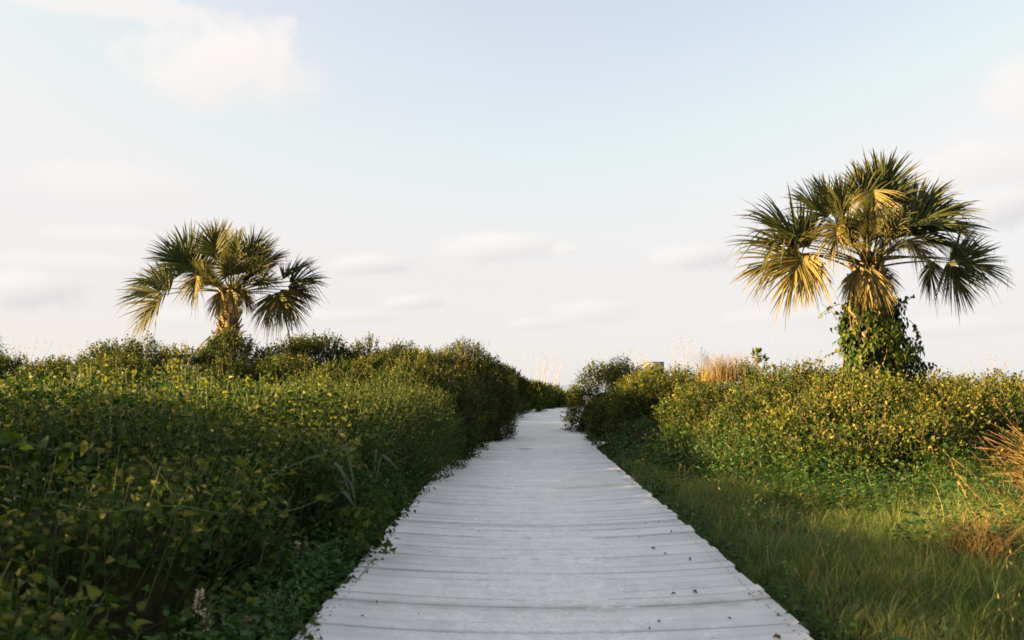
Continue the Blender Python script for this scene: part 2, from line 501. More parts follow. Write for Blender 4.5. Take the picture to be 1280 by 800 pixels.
bush('shrub', 'rounded shrub at the right end of the left dune crest', 'shrub', GL,
     [D(455, 429, 16.2, .9), D(505, 438, 16.4, .8), D(460, 450, 14.8, .8), D(520, 452, 14.6, .8)], 'bush')
bush('shrub', 'bush at the inner corner where the boardwalk edge meets the left dune', 'shrub', GP,
     [(-1.55, 14.0, 1.5, 1.0, 1.0), (-1.4, 15.9, 1.72, 1.0, 1.1), (-2.3, 15.2, 1.75, 1.0, 1.0), (-2.6, 13.2, 1.4, 1.1, 1.1)], 'bush')  # rear domes here and below added out of sight to stop sun streaks
bush('shrub', 'bush forming the highest peak of the ridge left of the sand track', 'shrub', GP,
     [D(587, 434, 18.2, .95, 1.2), (-2.4, 17.4, 1.8, 1.1, 1.2), (-2.6, 19.2, 1.8, 1.1, 1.3)], 'bush')
bush('shrub', 'bush on the ridge just behind the peak, sloping down beside the sand', 'shrub', GP,
     [(-1.2, 21.4, 1.86, 1.0, 1.4), (-.75, 24.4, 1.62, 1.0, 1.5), (-2.6, 21.5, 1.9, 1.1, 1.4), (-2.3, 24, 1.9, 1.1, 1.5)], 'bush')
bush('shrub', 'dark bush halfway down the far slope of the left ridge', 'shrub', GP,
     [(-.25, 27.4, 1.48, .95, 1.4), (.5, 30.0, 1.3, .9, 1.3), (-1.4, 27, 1.8, 1.1, 1.5)], 'grassy')
bush('shrub', 'low grassy bush at the bend where the sand track goes out of sight', 'shrub', GP,
     [(1.2, 32.0, 1.02, .9, 1.2), (1.9, 34.0, .82, .75, 1.1)], 'grassy')
bush('shrub', 'low dark green shrub edging the boardwalk in front of the right dune', 'shrub', GR,
     [(2.25, 14.6, .62, .75, .9), (2.5, 12.6, .58, .8, .9), (3.0, 10.9, .55, .8, .8)], 'low')
bush('shrub', 'low dark green growth between the lawn and the sunlit golden bush', 'shrub', GR,
     [(3.7, 9.6, .46, .75, .7), (4.6, 9.0, .42, .8, .6), (5.5, 8.7, .42, .8, .6)], 'low')
bush('shrub', 'round-ended bush that closes the view at the right side of the sand track', 'shrub', GR,
     [D(757, 462, 20.4, .92, 1.1), D(795, 455, 20.4, 1.0), (2.35, 18.0, 1.0, .85, 1.0)], 'mixed')
bush('shrub', 'yellowing bush below the pale board on the right dune', 'shrub', GR,
     [D(840, 455, 17.5, 1.0, 1.2), D(815, 462, 16.6, .9), (2.85, 15.2, .8, .8, .9)], 'yellow')
bush('shrub', 'dark leafy bush below the straw-coloured grass tuft on the crest', 'shrub', GR,
     [D(910, 461, 15.5, 1.05), D(890, 478, 14.0, .85), (3.2, 12.8, .78, .85, .8)], 'mixed')
bush('shrub', 'dark bush in the hollow beneath the little sapling', 'shrub', GR,
     [D(985, 463, 13.8, 1.0), D(955, 478, 12.5, .85), (3.75, 11.3, .78, .8, .7)], 'mixed')
bush('shrub', 'sunlit golden bush bulging forward at the foot of the ivy-clad palm', 'shrub', GR,
     [D(1072, 470, 11.4, .95), D(1030, 500, 10.6, .7), D(1100, 485, 10.5, .85), D(1070, 528, 9.7, .65)], 'yellow')
bush('shrub', 'sunlit bush to the right of the ivy-clad palm', 'shrub', GR,
     [D(1180, 472, 11.6, .95), D(1165, 492, 10.4, .8), D(1155, 530, 9.5, .65)], 'yellow')
bush('shrub', 'sunlit bush behind the brown grass clump at the right picture edge', 'shrub', GR,
     [D(1265, 476, 11.4, .95), D(1345, 474, 11.6, 1.1), D(1248, 505, 10.2, .75), D(1295, 540, 9.2, .75), D(1225, 545, 9.7, .5), (7.3, 8.0, .6, 1.0, 1.0)], 'yellow')
bush('shrub', 'dusky low shrub on the crest behind the ivy-clad palm', 'shrub', GR,
     [D(1140, 471, 15.2, 1.3), D(1040, 467, 15.8, 1.1)], 'mixed')
bush('shrub', 'dusky low shrub on the crest right of the ivy-clad palm under the sea oat stalks', 'shrub', GR,
     [D(1240, 474, 15.2, 1.4), D(1340, 474, 15.2, 1.4)], 'mixed')

DOMES = []
for bi, b_ in enumerate(BUSHES):
    for d in b_[4]:
        zb = float(base_ground(d[0], d[1])) - .06
        DOMES.append((bi, d[0], d[1], zb, max(d[2] - zb + .02, .3), d[3], d[4]))
DA = np.array([d[1:] for d in DOMES])

def ground(x, y):
    z = base_ground(x, y)
    x = np.asarray(x, dtype=float); y = np.asarray(y, dtype=float)
    lat = np.abs(x - path_c(np.minimum(y, 40))) - path_hw(np.minimum(y, 30))
    lim = sst(lat + .30 * sst(y, 11, 14) + 2.5 * sst(y, 13, 16.5), .05, .75)
    for (cx, cy, zb, rz, rx, ry) in DA:  # mound shaped under every dome so light does not leak through the foliage
        q = 1 - ((x - cx) / (.68 * rx)) ** 2 - ((y - cy) / (.68 * ry)) ** 2
        z = np.maximum(z, np.where(q > 0, zb + .64 * rz * lim * np.sqrt(np.maximum(q, 0)) ** .8 - .1 * (1 - lim), -99))
    return z

def axis_coords(lo, hi, step, far, g=1.35):
    mid = list(np.arange(lo, hi + 1e-6, step))
    a, s_ = [], step
    v = hi
    while v < far:
        s_ *= g; v += s_; a.append(v)
    b2, s_, v = [], step, lo
    while v > -far:
        s_ *= g; v -= s_; b2.append(v)
    return np.array(b2[::-1] + mid + a)

def grid_faces(nx, ny):
    i = np.arange(ny - 1)[:, None] * nx + np.arange(nx - 1)[None, :]
    return np.stack([i, i + 1, i + 1 + nx, i + nx], -1).reshape(-1, 4)

gx = axis_coords(-9, 9.5, .1, 3000); gy = axis_coords(-2, 36, .12, 3000)
X, Y_ = np.meshgrid(gx, gy)
Z = ground(X, Y_)
tag(mesh_obj('ground', np.stack([X, Y_, Z], -1).reshape(-1, 3), [grid_faces(len(gx), len(gy))], M['soil'], smooth=True), kind='structure')
sx = axis_coords(-200, 200, 100, 20000); sy = np.concatenate([[58], np.geomspace(70, 30000, 30)])
X, Y_ = np.meshgrid(sx, sy)
tag(mesh_obj('sea', np.stack([X, Y_, 0 * X - 2.75], -1).reshape(-1, 3), [grid_faces(len(sx), len(sy))], M['sea']), kind='structure')

# ------------------------------------------------------------------ boardwalk: single planks, worn and sagging in the middle
def sag(x, y):
    q = (x - path_c(y)) / path_hw(y)
    return .05 * q * q - .005

bag = Bag()
y = 1.2
PLK = []
joints = [4.62, 7.3, 9.95, 12.6, 15.3]
k = 0
while y < 17.2:
    wd = .142
    gap = random.uniform(.012, .024)
    if any(abs(y - j) < .078 for j in joints):
        gap = .042
    lift = random.gauss(0, .0022)
    tilt = random.gauss(0, .004)
    l0 = path_c(y) - path_hw(y) + random.gauss(0, .009); l1 = path_c(y) + path_hw(y) + random.gauss(0, .009)
    n = 13
    xs = np.linspace(l0, l1, n)
    skew = random.gauss(0, .004)
    rows = []
    for (yy, zz) in ((y, -.003), (y + .004, 0), (y + wd - .004, 0), (y + wd, -.003), (y + wd, -.038), (y, -.038)):
        wav = .0025 * np.sin(xs * 2.1 + k * 1.7)
        rows.append(np.stack([xs, yy + skew * xs + wav, sag(xs, y) + zz + lift + tilt * (yy - y) + .002 * np.sin(xs * 3 + k)], -1))
    V = np.concatenate(rows)
    Q = []
    for r_ in range(6):
        r2 = (r_ + 1) % 6
        for i in range(n - 1):
            Q.append((r_ * n + i, r_ * n + i + 1, r2 * n + i + 1, r2 * n + i))
    Q.append((0, 5 * n, 2 * n, n)); Q.append((2 * n, 5 * n, 4 * n, 3 * n))
    Q.append((n - 1, 2 * n - 1, 3 * n - 1, 6 * n - 1)); Q.append((3 * n - 1, 4 * n - 1, 5 * n - 1, 6 * n - 1))
    bag.add(V, None, Q, random.random(), np.tile(np.abs(np.linspace(-1, 1, n)), 6))
    PLK.append((y, lift))
    y += wd + gap
    k += 1
# stringers carrying the planks
for q in (-.86, 0, .86):
    ys = np.linspace(1.0, 17.3, 12)
    xs = path_c(ys) + q * path_hw(ys)
    for side in (0,):
        V = []
        for i in range(12):
            zt = sag(xs[i], ys[i]) - .042
            V += [(xs[i] - .03, ys[i], zt), (xs[i] + .03, ys[i], zt), (xs[i] + .03, ys[i], zt - .12), (xs[i] - .03, ys[i], zt - .12)]
        Q = []
        for i in range(11):
            for j in range(4):
                Q.append((i * 4 + j, i * 4 + (j + 1) % 4, i * 4 + 4 + (j + 1) % 4, i * 4 + 4 + j))
        bag.add(V, None, Q, .1)
deck = tag(bag.build('boardwalk', M['plank']), kind='structure')
sc_ = Bag()
for (yc, lf) in PLK:
    for u_ in (-.94, .94):
        for dy in (.03, .112):
            xc_ = path_c(yc) + u_ * path_hw(yc) + random.gauss(0, .006); yy_ = yc + dy + random.gauss(0, .004)
            an = np.arange(6) / 6 * 6.2832
            zz_ = float(sag(xc_, yc)) + lf + .0035
            V = np.stack([xc_ + .0065 * np.cos(an), yy_ + .0065 * np.sin(an), np.full(6, zz_)], -1)
            sc_.add(V, [(0, 1, 2), (0, 2, 3), (0, 3, 4), (0, 4, 5)])
sc_.build('screw_heads', M['rust'], deck)

# wind-blown sand: lies in the middle of the boards, fills their gaps, then buries them
us = np.linspace(-1.0, 1.0, 70); ys = np.concatenate([np.arange(1.2, 17, .05), np.arange(17, 38, .12)])
U, YY = np.meshgrid(us, ys)
wid = path_hw(YY) * (.97 + .75 * sst(YY, 15.5, 19) + .35 * sst(YY, 26, 31))
XX = path_c(YY) + U * wid
P = np.stack([XX * 1.6, YY * 2.2, 0 * XX], -1)
nz1 = wob(P, 1.6); nz2 = wob(P + 7, 4.2); nz3 = wob(P * np.array([.6, 2.2, 1]) + 3, 6.5)
amt = 1.04 - 1.75 * np.abs(U + .06) ** 1.6 + .5 * nz1 + .33 * nz2 + .3 * nz3 + .35 * rng.normal(size=U.shape) * .4 + 1.1 * sst(YY, 9.5, 16) - .28 * (1 - sst(YY, 4, 6.5))
for j in joints[:2]:
    amt = amt - 1.1 * np.exp(-((YY - j + .02) / .09) ** 2) * (1 - .5 * nz1)
thin = -.07 + .068 * sst(amt, -.55, 1.05) + .0025 * nz2 * sst(amt, .2, 1)
zs_a = sag(XX, YY) + thin
zs_b = base_ground(XX, YY) + .03 + .03 * nz1 + .016 * nz2 - .14 * np.maximum(np.abs(U) - .86, 0) / .14
f_ = sst(YY, 15.3, 17.4)
ZZ = zs_a * (1 - f_) + np.maximum(zs_b, sag(np.clip(XX, path_c(YY) - path_hw(YY), path_c(YY) + path_hw(YY)), YY) + .004 - 2 * (YY > 17.4)) * f_
tag(mesh_obj('sand_path', np.stack([XX, YY, ZZ], -1).reshape(-1, 3), [grid_faces(len(us), len(ys))], M['sand'], smooth=True), kind='structure')

# ------------------------------------------------------------------ foliage
STY = {
    # leaf template, material, leaf size, shoots per m2, leaves per shoot, shoot length, stem radius
    'vine':   (HEART, 'vine', (.024, .052), 390, 6, (.16, .36), .0035),
    'bank':   (OVAL, 'vine', (.03, .056), 300, 7, (.15, .34), .003),
    'bush':   (RHOMB, 'bush', (.042, .07), 320, 9, (.13, .25), .004),
    'mixed':  (OVAL, 'bush_y', (.048, .085), 240, 8, (.16, .36), .004),
    'yellow': (RHOMB, 'bush_y', (.048, .08), 225, 9, (.16, .40), .004),
    'low':    (OVAL, 'cover', (.035, .065), 190, 8, (.12, .26), .003),
    'grassy': (SLIM, 'bush', (.12, .26), 120, 9, (.1, .24), .003),
}

def rand_unit(n):
    return nrm(rng.normal(size=(n, 3)))

def surface_points(bi, dens):
    """points and normals over the outer skin of bush bi"""
    Ps, Ns = [], []
    for di, (b_, cx, cy, zb, rz, rx, ry) in enumerate(DOMES):
        if b_ != bi:
            continue
        area = 2 * math.pi * ((rx * ry) ** .8 + 2 * (rx * rz) ** .8) / 3 * 1.05
        n = int(area * dens)
        u = rand_unit(n)
        u[:, 2] = np.abs(u[:, 2]) * np.where(rng.random(n) < .35, .4, 1.0)
        u = nrm(u)
        q = u.copy()
        q[:, 2] = q[:, 2] ** .72
        q[:, :2] = np.sign(q[:, :2]) * np.abs(q[:, :2]) ** .92
        P = np.stack([cx + q[:, 0] * rx, cy + q[:, 1] * ry, zb + q[:, 2] * rz], -1)
        N = nrm(u / np.array([rx, ry, rz]))
        P = P + N * np.maximum(.28 * wob(P, 2.1) + .13 * wob(P + 4, 4.6), -.15)[:, None]
        keep = np.ones(n, bool)
        for dj, (cx2, cy2, zb2, rz2, rx2, ry2) in enumerate(DA):
            if dj == di:
                continue
            qq = ((P[:, 0] - cx2) / rx2) ** 2 + ((P[:, 1] - cy2) / ry2) ** 2 + ((P[:, 2] - zb2) / rz2) ** 2
            keep &= ~((qq < .78) & (P[:, 2] > zb2))
        off = P[:, 0] - path_c(P[:, 1])
        keep &= np.abs(off) > path_hw(P[:, 1]) - .10 - .12 * rng.random(n) - .35 * sst(P[:, 1], 9.5, 13) - 2 * sst(P[:, 1], 13, 16) + .2 * (P[:, 2] < .05)
        keep &= ~((wob(P + 31, 2.7) < -.34) & (rng.random(n) < .85))     # pockets between the sprays
        keep &= P[:, 2] > base_ground(P[:, 0], P[:, 1]) - .02
        away = (N[:, 1] > .45) & (rng.random(n) > .4)          # the far side needs fewer leaves
        keep &= ~away
        far_out = (np.abs(P[:, 0]) > .66 * np.maximum(P[:, 1], 0) + 1.0) & (rng.random(n) > .45)
        keep &= ~far_out
        Ps.append(P[keep]); Ns.append(N[keep])
    return np.concatenate(Ps), np.concatenate(Ns)

def grow(bi, root):
    style = BUSHES[bi][5]
    tmpl, mat, (s0, s1), dens, kl, (l0, l1), sr = STY[style]
    P, N = surface_points(bi, dens)
    n = len(P)
    leaf, stem = Bag(), Bag()
    upv = np.array([0, 0, 1.0])
    d = nrm(.6 * N + .5 * upv + .55 * rand_unit(n))
    L = rng.uniform(l0, l1, n)
    spr = (N[:, 2] > .45) & (rng.random(n) < (.45 if style in ('vine', 'bank') else .26))
    d = np.where(spr[:, None], nrm(d + upv * .9), d)               # long shoots that break the outline
    L = np.where(spr, L * (rng.uniform(1.0, 1.5, n) if style in ('vine', 'bank') else rng.uniform(.9, 1.3, n)), L)
    dep = rng.random(n) ** 1.4 * .22                            # some shoots sit deeper in the crown
    start = P - d * (L * .62)[:, None] - N * dep[:, None]
    hue = rng.normal(0, .14, n) + .14 * wob(P, 1.3)
    for j in range(kl):
        f = (j + .6) / kl
        pos = start + d * (L * f)[:, None] + rng.normal(0, .012, (n, 3))
        rad = nrm(np.cross(d, rand_unit(n)))
        size = rng.uniform(s0, s1, n) * (1.0 - .3 * f * (style != 'vine')) * np.where(rng.random(n) < .12, .6, 1)
        if style == 'vine':
            axis = nrm(rad * .8 + .25 * N - .5 * upv * rng.random((n, 1)) + .25 * d)
            up = nrm(.4 * N + .25 * upv + .85 * rand_unit(n))
            pos = pos + rad * .03
        elif style == 'grassy':
            axis = nrm(d * 1.0 + rad * .6 + .4 * upv)
            up = rand_unit(n)
        else:
            axis = nrm(rad + d * (.35 + .6 * f) + .15 * rand_unit(n))
            up = nrm(.6 * d + .2 * upv + .8 * rand_unit(n))
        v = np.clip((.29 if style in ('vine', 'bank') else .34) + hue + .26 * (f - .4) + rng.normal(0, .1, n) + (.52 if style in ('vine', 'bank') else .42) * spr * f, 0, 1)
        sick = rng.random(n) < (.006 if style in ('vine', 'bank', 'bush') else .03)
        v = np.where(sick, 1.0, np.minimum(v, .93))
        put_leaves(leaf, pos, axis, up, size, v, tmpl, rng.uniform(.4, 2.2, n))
    # twigs that carry the leaves
    idx = rng.permutation(n)[:int(n * .5)]
    a = nrm(np.cross(d[idx], rand_unit(len(idx)))); b2 = np.cross(d[idx], a)
    for_v = []
    for e, (pt, r_) in enumerate(((start[idx] - N[idx] * .1, sr * 1.3), (start[idx] + d[idx] * L[idx][:, None] * .97, sr * .5))):
        for c in range(3):
            an = c * 2.094
            for_v.append(pt + r_ * (a * math.cos(an) + b2 * math.sin(an)))
    V = np.stack(for_v, 1)
    off = (np.arange(len(idx)) * 6)[:, None, None]
    Q = (np.array([(0, 1, 4, 3), (1, 2, 5, 4), (2, 0, 3, 5)])[None] + off).reshape(-1, 4)
    stem.add(V.reshape(-1, 3), None, Q)
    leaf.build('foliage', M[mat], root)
    # woody branches from the root fanning up into the crown
    for (b_, cx, cy, zb, rz, rx, ry) in DOMES:
        if b_ != bi:
            continue
        for q in range(7):
            a_ = random.uniform(0, 6.28); rr = random.uniform(.3, .85)
            p0 = np.array([cx + .15 * rx * math.cos(a_), cy + .15 * ry * math.sin(a_), zb])
            p2 = np.array([cx + rr * rx * math.cos(a_), cy + rr * ry * math.sin(a_), zb + rz * math.sqrt(max(.05, 1 - rr * rr)) * .93])
            p1 = (p0 + p2) / 2 + np.array([0, 0, .15 * rz]) + rng.normal(0, .06, 3)
            tt = np.linspace(0, 1, 7)[:, None]
            pts = p0 * (1 - tt) ** 2 + 2 * p1 * tt * (1 - tt) + p2 * tt ** 2
            stem.tube(pts, np.linspace(.018, .004, 7), 4)
    for q in range(int(n * .012)):
        i = rng.integers(0, n)
        if N[i, 2] > .35:
            e = P[i] + nrm(d[i] * .7 + np.array([0, 0, .6]) + .4 * rng.normal(size=3)) * rng.uniform(.08, .26)
            stem.tube(bez(P[i] - d[i] * .25, P[i], e, 5), np.linspace(.004, .0015, 5), 3)
    stem.build('branches', M['twig'] if style not in ('vine', 'bank') else M['greenstem'], root)
    return n * kl

total = 0
ROOT = {}
for bi, (name, label, cat, group, domes, style) in enumerate(BUSHES):
    d0 = [d for d in DOMES if d[0] == bi][0]
    root = empty(name, (d0[1], d0[2], d0[3]), label, cat, group)
    ROOT[bi] = root
    total += grow(bi, root)
print('leaves', total)

# ------------------------------------------------------------------ grass
def blades(bag, P, H, lean, width, v, droop=.5, segs=3):
    """curved tapering blades; P (n,3) roots, H heights, lean (n,3) horizontal lean vectors"""
    n = len(P)
    side = nrm(np.cross(lean + np.array([0, 0, .001]), np.array([0, 0, 1.0])) + .6 * rand_unit(n) * np.array([1, 1, 0.1]))
    rows = []
    for j in range(segs + 1):
        f = j / segs
        c = P + np.array([0, 0, 1.0]) * (H * (f - droop * .5 * f ** 3))[:, None] + lean * (H * f ** 1.8)[:, None]
        if j < segs:
            wv = side * (width * (1 - f) ** .7 * .5)[:, None]
            rows += [c - wv, c + wv]
        else:
            rows.append(c)
    V = np.stack(rows, 1)
    k = V.shape[1]
    off = (np.arange(n) * k)[:, None, None]
    q = np.array([(2 * j, 2 * j + 1, 2 * j + 3, 2 * j + 2) for j in range(segs - 1)])
    t_ = np.array([(2 * segs - 2, 2 * segs - 1, 2 * segs)])
    bag.add(V.reshape(-1, 3), (t_[None] + off).reshape(-1, 3), (q[None] + off).reshape(-1, 4), np.repeat(v, k))

def scatter(n, x0, x1, y0, y1, dens_fn):
    x = rng.uniform(x0, x1, n); yy = rng.uniform(y0, y1, n)
    k_ = rng.random(n) < dens_fn(x, yy)
    return x[k_], yy[k_]

def front_y(x):      # where the lawn ends at the foot of the right-hand shrubs
    return np.interp(x, [1.3, 1.5, 2.1, 2.8, 3.2, 3.9, 5.0, 6.0, 8.0], [17.5, 15.0, 12.6, 10.8, 9.5, 8.7, 8.4, 8.0, 7.2])

def lawn(x, yy):
    lat = x - path_c(yy) - path_hw(yy)
    ok = (lat > -.03) & (yy < front_y(x) + .9) & (x < .66 * yy + .9)
    clump = .45 + .55 * sst(wob(np.stack([x, yy, 0 * x], -1), 2.4), -.35, .35)
    return ok * clump * np.clip(6.0 / np.maximum(yy, 3), .35, 1)

gb = Bag()
x, yy = scatter(520000, 1.2, 8.2, 2.0, 19, lawn)
n = len(x)
P = np.stack([x, yy, ground(x, yy) - .01], -1)
tall = wob(np.stack([x, yy, 0 * x], -1), 1.5)
H = rng.uniform(.06, .22, n) * (1 + .6 * tall) * np.where(rng.random(n) < .07, 1.9, 1) * (1 + .25 * sst(x - path_c(yy), 2, 4)) * (.55 + .45 * sst(x - path_c(yy) - path_hw(yy), 0, .35))
lean = rng.normal(0, .38, (n, 3)) * np.array([1, 1, 0]) + np.array([.12, .05, 0])
drymap = wob(np.stack([x, yy, 0 * x], -1) + 9, 1.1)
v = np.clip(.42 + .22 * drymap + rng.normal(0, .13, n) + .25 * sst(x, 3.2, 4.6) * sst(yy, 8, 5.5), 0, .9)
v = np.where(rng.random(n) < .1 + .16 * sst(x, 2.8, 4.4) * sst(yy, 8, 5), 1.0, v)
blades(gb, P, H, lean, rng.uniform(.0025, .006, n), v, .5)
# tufts and seed stems standing up out of the lawn
tx, ty = scatter(900, 1.4, 7.5, 2.2, 13, lambda a, b: (lawn(a, b) > .25) * .9)
nt = len(tx); rep_ = 26
cx_ = np.repeat(tx, rep_) + rng.normal(0, .035, nt * rep_); cy_ = np.repeat(ty, rep_) + rng.normal(0, .035, nt * rep_)
kk = len(cx_)
hT = np.repeat(rng.uniform(.14, .34, nt), rep_) * rng.uniform(.6, 1.1, kk)
vT = np.clip(np.repeat(rng.normal(.5, .2, nt), rep_) + rng.normal(0, .1, kk), 0, 1)
blades(gb, np.stack([cx_, cy_, ground(cx_, cy_) - .01], -1), hT, rng.normal(0, .42, (kk, 3)) * np.array([1, 1, 0]) + np.array([.1, 0, 0]), rng.uniform(.003, .006, kk), vT, .5, 4)
tx, ty = scatter(800, 1.4, 7.5, 2.2, 13, lambda a, b: (lawn(a, b) > .2) * (.35 + .6 * sst(a, 2.5, 4.5)))
nt = len(tx)
blades(gb, np.stack([tx, ty, ground(tx, ty) - .01], -1), rng.uniform(.2, .4, nt), rng.normal(0, .25, (nt, 3)) * np.array([1, 1, 0]), np.full(nt, .004), np.full(nt, 1.0), .35, 4)
hx = np.repeat(np.stack([tx, ty, ground(tx, ty) + .3], -1), 6, 0) + rng.normal(0, 1, (nt * 6, 3)) * np.array([.015, .015, .05])
put_leaves(gb, hx, nrm(rand_unit(nt * 6) + np.array([0, 0, 1.0])), rand_unit(nt * 6), rng.uniform(.015, .03, nt * 6), np.full(nt * 6, .97), SLIM)
tag(gb.build('grass', M['grass']), 'green grass between the boardwalk and the right-hand shrubs', 'grass', kind='stuff')
print('blades', n)

# broad-leaved weeds at the foot of the right shrubs and in the lawn
def weeds(x, yy):
    lat = x - path_c(yy) - path_hw(yy)
    edge = yy - front_y(x)
    near_edge = sst(edge, -3.0, -.8) * (1 - sst(edge, .6, 1.2))
    spots = sst(wob(np.stack([x, yy, 0 * x], -1) + 21, 2.4), .08, .36) * .75
    return (lat > .1) * (x < .66 * yy + .9) * np.clip(near_edge + spots * (edge < 0), 0, 1)
x, yy = scatter(26000, 1.4, 8.2, 2.2, 19, weeds)
n = len(x)
cb = Bag()
P0 = np.stack([x, yy, ground(x, yy)], -1)
hh = rng.uniform(.06, .36, n) * (1 + .35 * wob(P0, 2.0))
hu = rng.normal(0, .15, n) + .2 * wob(P0, 2.2)
for j in range(6):
    f = (j + 1) / 6
    a_ = rng.uniform(0, 6.28, n)
    rad = np.stack([np.cos(a_), np.sin(a_), rng.uniform(-.1, .6, n)], -1)
    pos = P0 + np.array([0, 0, 1.0]) * (hh * f)[:, None] + rng.normal(0, .02, (n, 3))
    put_leaves(cb, pos, rad, nrm(np.array([0, 0, 1.0]) + .5 * rand_unit(n)), rng.uniform(.035, .075, n), np.clip(.45 + hu + rng.normal(0, .12, n), 0, 1), RHOMB, rng.uniform(.5, 2, n))
def weed_fill(x, yy, h0, h1, s0, s1, per):
    n = len(x)
    P0 = np.stack([x, yy, np.maximum(ground(x, yy), -.05)], -1)
    hh = rng.uniform(h0, h1, n)
    hu = rng.normal(0, .15, n) + .2 * wob(P0, 2.2)
    for j in range(per):
        a_ = rng.uniform(0, 6.28, n)
        rad = np.stack([np.cos(a_), np.sin(a_), rng.uniform(-.2, .7, n)], -1)
        pos = P0 + np.array([0, 0, 1.0]) * (hh * (j + 1) / per)[:, None] + rng.normal(0, .03, (n, 3))
        put_leaves(cb, pos, rad, nrm(np.array([0, 0, .7]) + .7 * rand_unit(n)), rng.uniform(s0, s1, n), np.clip(.45 + hu + rng.normal(0, .12, n), 0, 1), OVAL, rng.uniform(.5, 2, n))
yy = rng.uniform(1.6, 14, 5200)
lat_ = np.abs(rng.normal(0, .16, len(yy))) + .01
weed_fill(path_c(yy) - path_hw(yy) - lat_, yy, .06, .30, .025, .055, 6)
yy = rng.uniform(1.6, 19, 900)
weed_fill(path_c(yy) + path_hw(yy) + np.abs(rng.normal(0, .1, len(yy))) + .02, yy, .03, .14, .025, .05, 5)
tag(cb.build('ground_cover', M['cover']), 'low broad-leaved weeds along the boardwalk edges and at the foot of the right-hand shrubs', 'weeds', kind='stuff')

# rough grass on the dune crests and along the left board edge
def crest(x, yy):
    lat = np.abs(x - path_c(yy)) - path_hw(yy)
    a = (lat > .1) & (lat < .9) & (yy > 15) & (yy < 35) & (x < path_c(yy))
    b2 = (np.abs(x) > 2.2) & (yy > 16.5) & (yy < 22)
    c = (lat > .25) & (yy > 30) & (yy < 38)
    return .8 * a + .35 * b2 + .4 * c
x, yy = scatter(60000, -12, 12, 15, 38, crest)
n = len(x)
cb = Bag()
P = np.stack([x, yy, ground(x, yy)], -1)
v = np.clip(.62 + .25 * wob(P, .9) + rng.normal(0, .18, n), 0, 1)
blades(cb, P, rng.uniform(.25, .6, n) * np.where(np.abs(x - path_c(yy)) < 3, .7, 1), rng.normal(0, .35, (n, 3)) * np.array([1, 1, 0]) + np.array([.1, 0, 0]), rng.uniform(.006, .012, n), v, .6)
tag(cb.build('dune_grass', M['grass']), 'rough dune grass along the crests and the sand track', 'grass', kind='stuff')

# ------------------------------------------------------------------ palms
def inner_fans(heart, Y, n, rad):
    f_ = PXF(heart)
    L_ = []
    s_ = FPX / Y
    for i in range(n):
        a_ = i * 2.39996 + .4
        e_ = rng.uniform(.15, 1.1)
        h_ = np.array([math.cos(a_) * math.cos(e_), math.sin(a_) * math.cos(e_) * .9, math.sin(e_)]) * rad * rng.uniform(.8, 1.1)
        t_ = h_ * rng.uniform(1.75, 2.0)
        L_.append((f_[0] + h_[0] * s_, f_[1] - h_[2] * s_, f_[0] + t_[0] * s_, f_[1] - t_[2] * s_, h_[1], t_[1] - h_[1], .5, rng.uniform(0, .3), 85))
    return L_

def PXF(P):
    d = np.array(P) - np.array([0, 0, CAMZ])
    yc = d[1] * math.cos(PITCH) + d[2] * math.sin(PITCH); zc = -d[1] * math.sin(PITCH) + d[2] * math.cos(PITCH)
    return 640 + FPX * d[0] / yc, 400 - FPX * zc / yc

